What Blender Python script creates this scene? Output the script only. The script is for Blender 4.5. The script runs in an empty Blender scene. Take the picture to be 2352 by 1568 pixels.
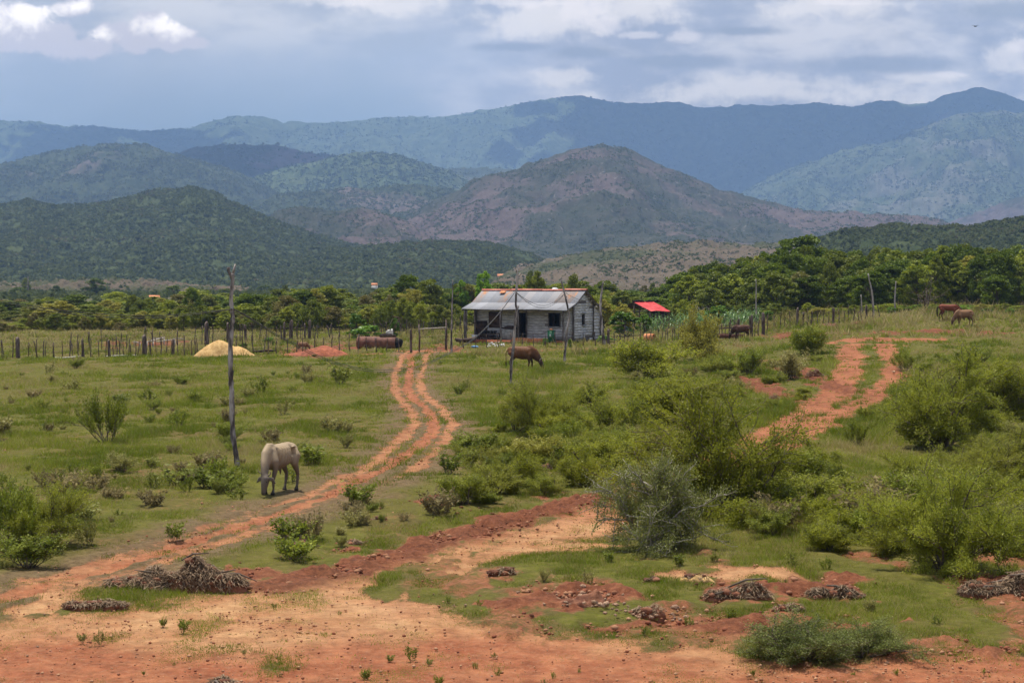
import bpy, math, random
import numpy as np
from mathutils import Vector

random.seed(7)
RNG = np.random.default_rng(11)
scene = bpy.context.scene
COL = scene.collection

# ------------------------------------------------------------------ camera
# picture units: the photograph seen 2352 wide; focal length in those units F
F, CXP, CYP, HOR, CAMH = 3951.0, 1176.0, 784.0, 645.0, 5.44
TILT = math.atan((CYP - HOR) / F)
cam = bpy.data.cameras.new('camera')
cam.sensor_width = 36.0
cam.lens = F / 2352.0 * 36.0
cam.clip_start, cam.clip_end = 0.5, 60000
camo = bpy.data.objects.new('camera', cam)
COL.objects.link(camo)
camo.location = (0, 0, CAMH)
camo.rotation_euler = (math.pi / 2 - TILT, 0, 0)
scene.camera = camo

# ------------------------------------------------------------------ light and exposure
SUN = Vector((-0.14, 0.22, 0.965)).normalized()
sun = bpy.data.lights.new('sun', 'SUN')
sun.energy, sun.angle, sun.color = 4.9, math.radians(0.6), (1.0, 0.94, 0.83)
suno = bpy.data.objects.new('sun', sun)
COL.objects.link(suno)
suno.rotation_euler = SUN.to_track_quat('Z', 'Y').to_euler()
suno.location = (0, 0, 60)
scene.view_settings.view_transform = 'Standard'
scene.view_settings.look = 'None'
scene.view_settings.exposure = 0.34
scene.view_settings.gamma = 1.0
scene.cycles.use_denoising = True
try:
    scene.cycles.denoiser = 'OPENIMAGEDENOISE'
    scene.cycles.denoising_input_passes = 'RGB_ALBEDO_NORMAL'
except Exception:
    pass
scene.cycles.max_bounces = 5
scene.cycles.diffuse_bounces = 3
scene.cycles.glossy_bounces = 2
scene.cycles.transmission_bounces = 3
scene.cycles.volume_bounces = 1
scene.cycles.transparent_max_bounces = 8
scene.cycles.use_adaptive_sampling = True
scene.cycles.adaptive_threshold = 0.02
scene.cycles.sample_clamp_indirect = 4.0


# ------------------------------------------------------------------ node helper
class NT:
    def __init__(self, tree):
        self.t = tree
        tree.nodes.clear()

    def n(self, typ, _props=None, **inp):
        nd = self.t.nodes.new(typ)
        for k, v in (_props or {}).items():
            setattr(nd, k, v)
        for k, v in inp.items():
            key = int(k[1:]) if k[0] == '_' and k[1:].isdigit() else k.replace('__', ' ')
            sock = nd.inputs[key]
            if isinstance(v, bpy.types.NodeSocket):
                self.t.links.new(v, sock)
            else:
                if sock.type == 'RGBA' and hasattr(v, '__len__') and len(v) == 3:
                    v = (*v, 1)
                sock.default_value = v
        return nd

    def m(self, op, a, b=0.0, c=None, clamp=False):
        kw = {'_0': a, '_1': b}
        if c is not None:
            kw['_2'] = c
        return self.n('ShaderNodeMath', {'operation': op, 'use_clamp': clamp}, **kw).outputs[0]

    def mix(self, f, a, b, mode='MIX'):
        nd = self.n('ShaderNodeMix', {'data_type': 'RGBA', 'blend_type': mode})
        for s, v in (('Factor', f),):
            if isinstance(v, bpy.types.NodeSocket):
                self.t.links.new(v, nd.inputs[0])
            else:
                nd.inputs[0].default_value = v
        for i, v in ((6, a), (7, b)):
            if isinstance(v, bpy.types.NodeSocket):
                self.t.links.new(v, nd.inputs[i])
            else:
                nd.inputs[i].default_value = (*v[:3], 1)
        return nd.outputs[2]

    def noise(self, scale, detail=4.0, rough=0.55, vec=None, dist=0.0):
        nd = self.n('ShaderNodeTexNoise', None, Scale=scale, Detail=detail, Roughness=rough, Distortion=dist)
        if vec is not None:
            self.t.links.new(vec, nd.inputs['Vector'])
        return nd.outputs['Fac']

    def ramp(self, f, lo, hi, a=0.0, b=1.0, smooth=True):
        nd = self.n('ShaderNodeMapRange', {'interpolation_type': 'SMOOTHSTEP' if smooth else 'LINEAR'})
        for i, v in enumerate((f, lo, hi, a, b)):
            if isinstance(v, bpy.types.NodeSocket):
                self.t.links.new(v, nd.inputs[i])
            else:
                nd.inputs[i].default_value = v
        return nd.outputs[0]

    def attr(self, name):
        return self.n('ShaderNodeAttribute', {'attribute_name': name})


def material(name):
    mt = bpy.data.materials.new(name)
    mt.use_nodes = True
    return mt, NT(mt.node_tree)


def finish(nt, col, rough=0.85, bump=None, bstr=0.4, bdist=0.02, metallic=0.0, spec=0.3, trans=None):
    kw = dict(Roughness=rough, Metallic=metallic)
    if isinstance(col, bpy.types.NodeSocket):
        kw['Base__Color'] = col
    else:
        kw['Base__Color'] = (*col[:3], 1)
    p = nt.n('ShaderNodeBsdfPrincipled', None, **kw)
    p.inputs['Specular IOR Level'].default_value = spec
    if bump is not None:
        b = nt.n('ShaderNodeBump', None, Strength=bstr, Distance=bdist, Height=bump)
        nt.t.links.new(b.outputs[0], p.inputs['Normal'])
    out = p.outputs[0]
    if trans is not None:
        tr = nt.n('ShaderNodeBsdfTranslucent', None)
        if isinstance(trans[1], bpy.types.NodeSocket):
            nt.t.links.new(trans[1], tr.inputs[0])
        else:
            tr.inputs[0].default_value = (*trans[1], 1)
        mx = nt.n('ShaderNodeMixShader', None)
        mx.inputs[0].default_value = trans[0]
        nt.t.links.new(out, mx.inputs[1])
        nt.t.links.new(tr.outputs[0], mx.inputs[2])
        out = mx.outputs[0]
    o = nt.n('ShaderNodeOutputMaterial')
    nt.t.links.new(out, o.inputs['Surface'])


# ------------------------------------------------------------------ world: sky with clouds, by direction
world = bpy.data.worlds.new('World')
scene.world = world
world.use_nodes = True
w = NT(world.node_tree)
tc = w.n('ShaderNodeTexCoord').outputs['Generated']
sep = w.n('ShaderNodeSeparateXYZ', None, Vector=tc)
yy = w.m('MAXIMUM', w.m('ABSOLUTE', sep.outputs[1]), 0.05)
su = w.m('DIVIDE', sep.outputs[0], yy)
sv = w.m('DIVIDE', sep.outputs[2], yy)
uv = w.n('ShaderNodeCombineXYZ', None, X=su, Y=sv, Z=0.0).outputs[0]
stretch = w.n('ShaderNodeMapping', None, Vector=uv)
stretch.inputs['Scale'].default_value = (1.0, 2.4, 1.0)
sp = stretch.outputs[0]
n1 = w.noise(7.0, 6, 0.55, sp, 0.15)
n2 = w.noise(22.0, 7, 0.6, sp, 0.2)
nn = w.m('SUBTRACT', n1, 0.5)
nf = w.m('ADD', w.m('MULTIPLY', w.m('SUBTRACT', n2, 0.5), 0.9), w.m('MULTIPLY', w.m('SUBTRACT', w.noise(75.0, 8, 0.62, uv, 0.3), 0.5), 1.5))


def eu(px):
    return (px - CXP) / F


def ev(py):
    return (HOR - py) / F


def blobs(lst, wob=0.9, fine=0.9):
    """soft union of ellipses (px, py, rx, ry in picture units) in direction space, edges broken by noise"""
    best = None
    for (px, py, rx, ry) in lst:
        a = w.m('DIVIDE', w.m('SUBTRACT', su, eu(px)), rx / F)
        b = w.m('DIVIDE', w.m('SUBTRACT', sv, ev(py)), ry / F)
        d = w.m('SQRT', w.m('ADD', w.m('MULTIPLY', a, a), w.m('MULTIPLY', b, b)))
        s = w.m('SUBTRACT', 1.0, d)
        best = s if best is None else w.m('MAXIMUM', best, s)
    return w.m('ADD', best, w.m('ADD', w.m('MULTIPLY', nn, wob), w.m('MULTIPLY', nf, fine)))


skyt = w.n('ShaderNodeTexSky', {'sky_type': 'NISHITA', 'sun_disc': False,
                                'sun_elevation': math.asin(SUN.z), 'sun_rotation': math.atan2(SUN.x, SUN.y)})
clear = w.mix(1.0, skyt.outputs[0], (0.10, 0.10, 0.10), 'MULTIPLY')
# blue-grey band low down, paler with height; brighter cloud deck to the right
low = w.mix(w.ramp(w.m('ADD', sv, w.m('MULTIPLY', nn, 0.05)), 0.075, 0.165), (0.275, 0.365, 0.475), (0.45, 0.50, 0.58))
rgt = w.ramp(w.m('ADD', su, w.m('MULTIPLY', nn, 0.16)), -0.10, 0.08)
low = w.mix(rgt, low, (0.40, 0.45, 0.57))
deck = w.ramp(w.m('ADD', w.m('MULTIPLY', n1, 0.6), w.m('MULTIPLY', n2, 0.4)), 0.42, 0.60)
deckc = w.mix(deck, (0.32, 0.38, 0.48), (0.60, 0.615, 0.65))
hi_ = w.m('MULTIPLY', w.ramp(sv, 0.115, 0.155), 0.55)
dk = w.m('MAXIMUM', hi_, w.m('MULTIPLY', rgt, 0.8))
colr = w.mix(dk, low, deckc)
g2 = w.ramp(blobs([(1250, 50, 220, 70), (900, 10, 190, 36), (1450, 30, 170, 56), (2330, 130, 110, 70), (1750, 212, 440, 50), (2130, 180, 130, 22), (1900, 20, 200, 34), (1300, 180, 120, 30)], 1.5, 1.1), 0.0, 0.75)
colr = w.mix(w.m('MULTIPLY', g2, 0.8), colr, (0.66, 0.66, 0.68))
g1 = w.ramp(blobs([(1560, 145, 190, 24), (2030, 152, 260, 30), (2310, 30, 170, 34), (1340, 125, 120, 22), (1180, 112, 130, 16), (1700, 75, 120, 14)], 0.9, 0.6), 0.0, 0.7)
colr = w.mix(w.m('MULTIPLY', g1, 0.85), colr, (0.30, 0.36, 0.455))
g3 = w.ramp(blobs([(1565, 87, 56, 20), (1395, 62, 54, 34), (1340, 30, 66, 40), (1470, 85, 76, 14), (780, 5, 110, 26), (1180, 8, 120, 20), (1930, 8, 90, 16), (2180, 175, 50, 10), (2340, 110, 40, 26)], 0.5, 1.0), 0.0, 0.55)
colr = w.mix(w.m('MULTIPLY', g3, 0.5), colr, (0.74, 0.72, 0.74))
g4 = w.ramp(blobs([(40, 60, 110, 70), (120, 92, 120, 52), (190, 112, 110, 38), (175, 22, 60, 30), (265, 84, 84, 36), (320, 98, 84, 38), (395, 92, 86, 40), (445, 102, 50, 20), (350, 62, 44, 40), (0, 90, 90, 46)], 0.5, 0.9), 0.06, 0.42)
g4s = w.ramp(blobs([(60, 40, 110, 50), (380, 68, 90, 34), (180, 20, 60, 26), (240, 84, 60, 24)], 0.5, 1.3), 0.0, 0.95)
colr = w.mix(w.m('MULTIPLY', g4, 0.97), colr, w.mix(g4s, (0.52, 0.53, 0.60), (0.92, 0.89, 0.87)))
HZ_T, HZ_I, EXPO = 0.36, (0.11, 0.155, 0.23), 2 ** -0.34
colr = w.mix(1.0, colr, (EXPO, EXPO, EXPO), 'MULTIPLY')
colr = w.mix(1.0, colr, HZ_I, 'SUBTRACT')
colr = w.mix(1.0, colr, (1 / HZ_T, 1 / HZ_T, 1 / HZ_T), 'MULTIPLY')
up = w.ramp(sv, 0.19, 0.40)
over = w.mix(w.ramp(w.noise(3.0, 5, 0.6, tc), 0.42, 0.58), clear, (0.28, 0.28, 0.30))
colr = w.mix(up, colr, over)
back = w.m('MULTIPLY', w.ramp(sep.outputs[1], 0.0, -0.35), w.ramp(sep.outputs[2], -0.05, 0.05))
colr = w.mix(w.m('MULTIPLY', back, 0.8), colr, (0.60, 0.60, 0.63))  # added brightness in the unseen sky behind the camera fills shaded fronts
bg = w.n('ShaderNodeBackground', None, Color=colr, Strength=1.0)
wo = w.n('ShaderNodeOutputWorld')
w.t.links.new(bg.outputs[0], wo.inputs[0])
world.cycles.sampling_method = 'MANUAL'
world.cycles.sample_map_resolution = 512


# ------------------------------------------------------------------ numpy noise
def _h(ix, iy, seed):
    n = (ix.astype(np.int64) * 374761393 + iy.astype(np.int64) * 668265263 + seed * 1442695041) & 0xffffffff
    n = ((n ^ (n >> 13)) * 1274126177) & 0xffffffff
    n = n ^ (n >> 16)
    return (n & 0xffff) / 65535.0


def vn(x, y, seed=0):
    x = np.asarray(x, float)
    y = np.asarray(y, float)
    ix, iy = np.floor(x), np.floor(y)
    fx, fy = x - ix, y - iy
    fx, fy = fx * fx * (3 - 2 * fx), fy * fy * (3 - 2 * fy)
    a, b, c, d = _h(ix, iy, seed), _h(ix + 1, iy, seed), _h(ix, iy + 1, seed), _h(ix + 1, iy + 1, seed)
    return (a * (1 - fx) + b * fx) * (1 - fy) + (c * (1 - fx) + d * fx) * fy


def fbm(x, y, seed=0, oct=4, gain=0.5):
    s, amp, tot = 0.0, 1.0, 0.0
    for k in range(oct):
        s = s + amp * vn(x * 2 ** k + 17.3 * k, y * 2 ** k - 9.1 * k, seed + k)
        tot += amp
        amp *= gain
    return s / tot


def sst(a, b, x):
    t = np.clip((np.asarray(x, float) - a) / (b - a), 0, 1)
    return t * t * (3 - 2 * t)


# ------------------------------------------------------------------ terrain height and picture->place helpers
def ray(px, py):
    u, v = (px - CXP) / F, -(py - CYP) / F
    yc = math.cos(TILT) + v * math.sin(TILT)
    zc = v * math.cos(TILT) - math.sin(TILT)
    return u / yc, zc / yc


def base_z(x, y):
    x = np.asarray(x, float)
    y = np.asarray(y, float)
    yy_ = np.maximum(y, 12)
    u = x / yy_
    rise = 1.75 * sst(0.05, 0.24, u) * sst(65, 165, y) + 0.35 * sst(-0.02, 0.05, u) * sst(110, 150, y)
    hm_ = sst(15, 9, np.hypot(x - 1.0, (y - 148.5)))
    rise = rise * (1 - sst(500, 1200, y)) * (1 - 0.75 * hm_)
    und = (fbm(x / 14.0, y / 14.0, 3, 3) - 0.5) * 0.35 * sst(10, 40, y) * (1 - sst(400, 900, y)) * (1 - 0.8 * hm_)
    return rise + und


def at(px, py, z=None):
    """the ground point seen at this place of the photograph"""
    rx, rz = ray(px, py)
    y = max(10.0, (0 - CAMH) / min(rz, -1e-4))
    if z is None:
        for _ in range(25):
            g = float(base_z(rx * y, y))
            y = 0.5 * y + 0.5 * (g - CAMH) / min(rz, -1e-4)
            y = min(max(y, 5), 3000)
        return Vector((rx * y, y, float(base_z(rx * y, y))))
    y = (z - CAMH) / rz
    return Vector((rx * y, y, z))


def atd(px, py, d):
    rx, rz = ray(px, py)
    return Vector((rx * d, d, CAMH + rz * d))


def gpt(px, d):
    x = (px - CXP) / F * d
    return Vector((x, d, float(base_z(x, d))))


# ------------------------------------------------------------------ mesh helpers
def mesh_np(name, V, faces, attrs=None, smooth=False):
    """faces: list of int arrays (M,k)"""
    me = bpy.data.meshes.new(name)
    V = np.asarray(V, np.float32).reshape(-1, 3)
    me.vertices.add(len(V))
    me.vertices.foreach_set('co', V.ravel())
    fl = [np.asarray(f, np.int32) for f in faces if len(f)]
    loops = np.concatenate([f.ravel() for f in fl])
    tot = np.concatenate([np.full(len(f), f.shape[1], np.int32) for f in fl])
    start = np.concatenate([[0], np.cumsum(tot)[:-1]]).astype(np.int32)
    me.loops.add(len(loops))
    me.loops.foreach_set('vertex_index', loops)
    me.polygons.add(len(tot))
    me.polygons.foreach_set('loop_start', start)
    me.polygons.foreach_set('loop_total', tot)
    if smooth:
        me.polygons.foreach_set('use_smooth', np.ones(len(tot), bool))
    me.update(calc_edges=True)
    me.validate()
    for k, a in (attrs or {}).items():
        a = np.asarray(a, np.float32)
        if a.ndim == 1:
            at_ = me.attributes.new(k, 'FLOAT', 'POINT')
            at_.data.foreach_set('value', a)
        else:
            at_ = me.attributes.new(k, 'FLOAT_COLOR', 'POINT')
            at_.data.foreach_set('color', a.ravel())
    return me


def obj(name, me, mat=None, parent=None, loc=None):
    o = bpy.data.objects.new(name, me)
    COL.objects.link(o)
    if mat is not None and not me.materials:
        me.materials.append(mat)
    if parent is not None:
        o.parent = parent
    if loc is not None:
        o.location = loc
    return o


def tag(o, label=None, cat=None, group=None, kind=None):
    if label:
        o['label'] = label
    if cat:
        o['category'] = cat
    if group:
        o['group'] = group
    if kind:
        o['kind'] = kind
    return o


def empty(name, loc, label, cat, group=None, rz=0.0, sc=None):
    o = bpy.data.objects.new(name, None)
    COL.objects.link(o)
    o.location = loc
    o.rotation_euler = (0, 0, rz)
    if sc is not None:
        o.scale = sc if hasattr(sc, '__len__') else (sc, sc, sc)
    o.empty_display_size = 0.2
    return tag(o, label, cat, group)


class MB:
    """collects shapes, links them as one mesh"""

    def __init__(self):
        self.V, self.F, self.n, self.c = [], {}, 0, []

    def add(self, V, faces, v=0.5):
        V = np.asarray(V, float).reshape(-1, 3)
        for f in faces:
            self.F.setdefault(len(f), []).append([i + self.n for i in f])
        self.V.append(V)
        self.c.append(np.full(len(V), v))
        self.n += len(V)
        return self

    def box(self, c, s, rz=0.0, tilt=None, v=0.5, taper=1.0):
        x, y, z = [k / 2 for k in s]
        P = []
        for zz, t in ((-z, 1.0), (z, taper)):
            P += [(-x * t, -y * t, zz), (x * t, -y * t, zz), (x * t, y * t, zz), (-x * t, y * t, zz)]
        P = np.array(P)
        if tilt:
            ax, an = tilt
            ca, sa = math.cos(an), math.sin(an)
            if ax == 'x':
                P = P @ np.array([[1, 0, 0], [0, ca, sa], [0, -sa, ca]])
            else:
                P = P @ np.array([[ca, 0, -sa], [0, 1, 0], [sa, 0, ca]])
        ca, sa = math.cos(rz), math.sin(rz)
        P = P @ np.array([[ca, sa, 0], [-sa, ca, 0], [0, 0, 1]])
        return self.add(P + np.array(c), [(3, 2, 1, 0), (4, 5, 6, 7), (0, 1, 5, 4), (1, 2, 6, 5), (2, 3, 7, 6), (3, 0, 4, 7)], v)

    def tube(self, pts, rad, n=8, v=0.5, jit=0.0, ell=None):
        """rad: list of radii or (lateral, other) pairs along pts"""
        pts = np.asarray(pts, float)
        m = len(pts)
        if not hasattr(rad, '__len__'):
            rad = [rad] * m
        T = np.gradient(pts, axis=0)
        T /= np.maximum(np.linalg.norm(T, axis=1, keepdims=True), 1e-9)
        ref = np.array([0, 1.0, 0]) if abs(T[:, 1]).mean() < 0.8 else np.array([1.0, 0, 0])
        V = []
        for i in range(m):
            a = ref - T[i] * np.dot(ref, T[i])
            a /= max(np.linalg.norm(a), 1e-9)
            b = np.cross(T[i], a)
            r = rad[i]
            ra, rb = (r if hasattr(r, '__len__') else (r, r))
            for k in range(n):
                t = 2 * math.pi * k / n
                j = 1 + (random.uniform(-jit, jit) if jit else 0)
                V.append(pts[i] + a * math.cos(t) * ra * j + b * math.sin(t) * rb * j)
        fs = []
        for i in range(m - 1):
            for k in range(n):
                k2 = (k + 1) % n
                fs.append((i * n + k, i * n + k2, (i + 1) * n + k2, (i + 1) * n + k))
        fs.append(tuple(range(n - 1, -1, -1)))
        fs.append(tuple((m - 1) * n + k for k in range(n)))
        return self.add(V, fs, v)

    def ell(self, c, r, n=10, m=6, v=0.5, jit=0.0):
        V, fs = [], []
        c = np.asarray(c, float)
        V.append(c + (0, 0, -r[2]))
        for i in range(1, m):
            ph = -math.pi / 2 + math.pi * i / m
            for k in range(n):
                t = 2 * math.pi * k / n
                j = 1 + (random.uniform(-jit, jit) if jit else 0)
                V.append(c + np.array((r[0] * math.cos(ph) * math.cos(t), r[1] * math.cos(ph) * math.sin(t), r[2] * math.sin(ph))) * j)
        V.append(c + (0, 0, r[2]))
        top = len(V) - 1
        for k in range(n):
            k2 = (k + 1) % n
            fs.append((0, 1 + k2, 1 + k))
            for i in range(m - 2):
                fs.append((1 + i * n + k, 1 + i * n + k2, 1 + (i + 1) * n + k2, 1 + (i + 1) * n + k))
            fs.append((1 + (m - 2) * n + k, 1 + (m - 2) * n + k2, top))
        return self.add(V, fs, v)

    def mesh(self, name, smooth=False):
        V = np.concatenate(self.V)
        return mesh_np(name, V, [np.array(f) for f in self.F.values()], {'v': np.concatenate(self.c)}, smooth)

    def build(self, name, mat, parent=None, loc=None, smooth=False):
        return obj(name, self.mesh(name, smooth), mat, parent, loc)


def copy_tree(o, parent=None):
    c = o.copy()
    COL.objects.link(c)
    if parent is not None:
        c.parent = parent
    for ch in KIDS.get(o.name, ()):
        copy_tree(ch, c)
    return c


KIDS = {}


def register(o):
    """remember the children of a prototype (and theirs) so that it can be copied"""
    for x in [o] + list(o.children_recursive):
        KIDS[x.name] = list(x.children)


# ------------------------------------------------------------------ materials
def leaf_mat(name, c1, c2, c3=None, trans=0.35, obvar=0.30, rough=0.55):
    mt, t = material(name)
    v = t.attr('v').outputs['Fac']
    col = t.mix(t.ramp(v, 0.1, 0.9, smooth=False), c1, c2)
    rnd = t.n('ShaderNodeObjectInfo').outputs['Random']
    if c3 is not None:
        col = t.mix(t.ramp(rnd, 0.45, 1.0), col, t.mix(t.ramp(v, 0.1, 0.9, smooth=False), c3, [k * 0.8 for k in c3]))
    val = t.ramp(rnd, 0.0, 1.0, 1 - obvar, 1 + obvar, smooth=False)
    hs = t.n('ShaderNodeHueSaturation', None, Hue=0.5, Saturation=1.0, Value=t.m('MULTIPLY', val, 0.80), Color=col)
    finish(t, hs.outputs[0], rough, spec=0.25, trans=(trans, hs.outputs[0]))
    return mt


def plain(name, c1, c2, scale=3.0, rough=0.85, bstr=0.5, bdist=0.02, metallic=0.0, detail=6, spec=0.3, coord='Object', stretch=None, lo=0.35, hi=0.65):
    mt, t = material(name)
    vec = t.n('ShaderNodeTexCoord').outputs[coord]
    if stretch:
        mp = t.n('ShaderNodeMapping', None, Vector=vec)
        mp.inputs['Scale'].default_value = stretch
        vec = mp.outputs[0]
    nz = t.noise(scale, detail, 0.6, vec)
    vv = t.attr('v').outputs['Fac']
    col = t.mix(t.ramp(nz, lo, hi), c1, c2)
    hs = t.n('ShaderNodeHueSaturation', None, Value=t.ramp(vv, 0, 1, 0.6, 1.4, smooth=False), Color=col)
    finish(t, hs.outputs[0], rough, nz, bstr, bdist, metallic, spec)
    return mt


M = {}
M['leaf_acacia'] = leaf_mat('acacia_leaves', (0.20, 0.235, 0.018), (0.47, 0.50, 0.06), (0.33, 0.33, 0.05), 0.48, 0.18)
M['leaf_low'] = leaf_mat('low_bush_leaves', (0.11, 0.145, 0.025), (0.28, 0.32, 0.08), None, 0.35, 0.1)
M['leaf_feather'] = leaf_mat('feathery_leaves', (0.19, 0.215, 0.015), (0.45, 0.47, 0.045), None, 0.5, 0.12)
M['leaf_grey'] = leaf_mat('grey_green_leaves', (0.15, 0.17, 0.040), (0.36, 0.38, 0.11), None, 0.30, 0.1)
M['leaf_weed'] = leaf_mat('weed_leaves', (0.18, 0.235, 0.018), (0.40, 0.45, 0.05), (0.32, 0.29, 0.09), 0.38, 0.3)
M['leaf_tree'] = leaf_mat('tree_leaves', (0.19, 0.24, 0.018), (0.42, 0.47, 0.045), (0.36, 0.33, 0.055), 0.40, 0.3)
M['leaf_mid'] = leaf_mat('mid_tree_leaves', (0.12, 0.16, 0.014), (0.30, 0.35, 0.035), (0.20, 0.17, 0.05), 0.34, 0.35)
M['leaf_dark'] = leaf_mat('forest_leaves', (0.085, 0.14, 0.010), (0.22, 0.30, 0.02), (0.19, 0.22, 0.025), 0.35, 0.3)
M['leaf_lime'] = leaf_mat('bright_leaves', (0.16, 0.32, 0.02), (0.32, 0.50, 0.04), None, 0.4, 0.15)
M['leaf_corn'] = leaf_mat('maize_leaves', (0.10, 0.20, 0.05), (0.22, 0.36, 0.12), None, 0.35, 0.15, 0.35)
M['leaf_broad'] = leaf_mat('broad_leaves', (0.10, 0.20, 0.02), (0.25, 0.40, 0.06), None, 0.35, 0.2, 0.35)
M['grass'] = leaf_mat('grass_blades', (0.10, 0.155, 0.025), (0.21, 0.27, 0.055), None, 0.42, 0.0, 0.6)
M['bark'] = plain('bark', (0.07, 0.05, 0.035), (0.16, 0.125, 0.10), 6.0, stretch=(1, 1, 0.3))
M['bark_pale'] = plain('pale_bark', (0.22, 0.19, 0.17), (0.38, 0.34, 0.31), 6.0, stretch=(1, 1, 0.3))
M['pole'] = plain('weathered_pole_wood', (0.06, 0.045, 0.045), (0.42, 0.37, 0.35), 2.2, bstr=0.8, bdist=0.03, stretch=(1.6, 1.6, 0.45), lo=0.42, hi=0.62)
M['post'] = plain('fence_post_wood', (0.055, 0.035, 0.028), (0.17, 0.13, 0.11), 5.0, bstr=0.7, stretch=(1, 1, 0.4))
M['wire'] = plain('wire', (0.05, 0.05, 0.05), (0.09, 0.085, 0.08), 5.0)
M['wood_dark'] = plain('dark_old_wood', (0.035, 0.02, 0.018), (0.10, 0.065, 0.05), 4.0, stretch=(0.4, 1, 1))
M['wood_pale'] = plain('bleached_wood', (0.42, 0.36, 0.30), (0.66, 0.60, 0.52), 6.0)
M['rust'] = plain('rusted_steel', (0.085, 0.032, 0.022), (0.20, 0.085, 0.055), 3.5, rough=0.7, bstr=0.3, lo=0.3, hi=0.7)
M['white'] = plain('white_plastic', (0.62, 0.63, 0.65), (0.78, 0.79, 0.80), 3.0, rough=0.5)
M['cloth'] = plain('dirty_cloth', (0.45, 0.43, 0.40), (0.72, 0.70, 0.67), 6.0)
M['blue'] = plain('blue_plastic', (0.10, 0.25, 0.50), (0.20, 0.38, 0.62), 6.0, rough=0.5)
M['green_plastic'] = plain('green_plastic', (0.008, 0.075, 0.035), (0.015, 0.11, 0.05), 3.0, rough=0.45)
M['black'] = plain('dark_interior', (0.006, 0.006, 0.007), (0.014, 0.013, 0.013), 3.0, rough=0.9)
M['salmon'] = plain('salmon_paint', (0.42, 0.13, 0.09), (0.56, 0.22, 0.16), 2.5, rough=0.6, bstr=0.1)
M['red_roof'] = plain('red_roof_sheet', (0.48, 0.040, 0.040), (0.62, 0.085, 0.080), 1.6, rough=0.55, bstr=0.15)
M['tile'] = plain('terracotta', (0.42, 0.15, 0.06), (0.62, 0.27, 0.13), 5.0)
M['sand'] = plain('yellow_sand', (0.40, 0.24, 0.085), (0.58, 0.38, 0.16), 4.0, bstr=0.8, bdist=0.06)
M['redsoil'] = plain('red_soil', (0.20, 0.055, 0.026), (0.36, 0.11, 0.055), 4.0, bstr=0.9, bdist=0.05)
M['mud'] = plain('brown_red_clods', (0.11, 0.038, 0.020), (0.26, 0.11, 0.06), 5.0, bstr=1.0, bdist=0.06)
M['rock'] = plain('pale_rock', (0.26, 0.13, 0.075), (0.56, 0.38, 0.25), 4.0, bstr=0.9, bdist=0.05)
M['dry_leaf'] = leaf_mat('dry_weed', (0.20, 0.16, 0.06), (0.42, 0.34, 0.15), None, 0.3, 0.2, 0.8)
M['roots'] = leaf_mat('dry_roots', (0.15, 0.09, 0.05), (0.44, 0.32, 0.21), None, 0.15, 0.12, 0.9)
M['concrete'] = plain('old_concrete', (0.20, 0.19, 0.18), (0.36, 0.35, 0.33), 4.0)


def add_mesh_grid(name, X, Y, Z, mat, attrs=None, smooth=True):
    r, c = X.shape
    V = np.stack([X, Y, Z], -1).reshape(-1, 3)
    i = np.arange(r - 1)[:, None] * c + np.arange(c - 1)[None, :]
    q = np.stack([i, i + 1, i + c + 1, i + c], -1).reshape(-1, 4)
    return obj(name, mesh_np(name, V, [q], attrs, smooth), mat)


# ------------------------------------------------------------------ tracks and bare earth, traced on the ground
def gline(pts):
    return np.array([at(*p)[:2] for p in pts])


A_MID = gline([(1010, 800), (960, 806), (945, 815), (938, 860), (940, 900), (975, 935), (1000, 965), (990, 990), (950, 1030), (900, 1065), (850, 1090), (795, 1115), (740, 1145), (680, 1165), (600, 1190), (500, 1222), (400, 1255), (270, 1292), (190, 1315), (100, 1345), (0, 1372), (-150, 1410)])
A_LEFT = gline([(940, 806), (928, 815), (905, 860), (908, 900), (945, 945), (952, 975), (915, 1010), (860, 1060), (780, 1100), (700, 1140), (640, 1158), (560, 1185), (440, 1225), (300, 1268), (150, 1310), (0, 1352), (-150, 1380)])
A_RIGHT = gline([(1000, 806), (980, 815), (965, 870), (970, 900), (1020, 945), (1042, 975), (1020, 1010), (990, 1045), (930, 1085), (870, 1110), (800, 1135), (720, 1160), (600, 1212), (480, 1250), (340, 1295), (230, 1335)])
B_MUD = gline([(640, 1345), (760, 1315), (850, 1290), (1000, 1245), (1150, 1200), (1290, 1160), (1400, 1135)])
B_ROAD1 = gline([(1330, 1180), (1450, 1130), (1600, 1070), (1720, 1020), (1830, 965), (1900, 920), (1935, 880), (1950, 840), (1960, 790)])
B_ROAD2 = gline([(1400, 1190), (1560, 1120), (1700, 1060), (1850, 990), (1950, 940), (2020, 905), (2050, 870), (2055, 830), (2030, 790)])
HOUSE_PATH = gline([(930, 806), (1060, 806), (1200, 806), (1350, 800), (1440, 795)])
BACK_STRIP = gline([(640, 812), (760, 815), (860, 812), (930, 812)])
DIRT = gline([(-500, 1400), (0, 1378), (90, 1352), (200, 1335), (330, 1326), (480, 1332), (580, 1345), (700, 1325), (850, 1300), (1000, 1268), (1150, 1225), (1290, 1185), (1420, 1150), (1450, 1190), (1360, 1245), (1180, 1262), (1080, 1300), (990, 1340), (920, 1372), (1010, 1395), (1040, 1425), (1200, 1450), (1400, 1475), (1600, 1497), (1900, 1512), (2100, 1508), (2352, 1520), (2900, 1540), (2900, 2300), (-500, 2300)])
ISLAND = gline([(85, 1418), (180, 1362), (300, 1335), (430, 1320), (570, 1350), (510, 1372), (400, 1385), (230, 1392), (140, 1425)])
YARD = gline([(1890, 790), (1960, 772), (2060, 775), (2200, 776), (2140, 786), (2080, 795), (1900, 800)])
SANDS = [(1700, 1315, 190, 22), (1560, 1320, 120, 14), (1300, 1250, 120, 16)]
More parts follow.
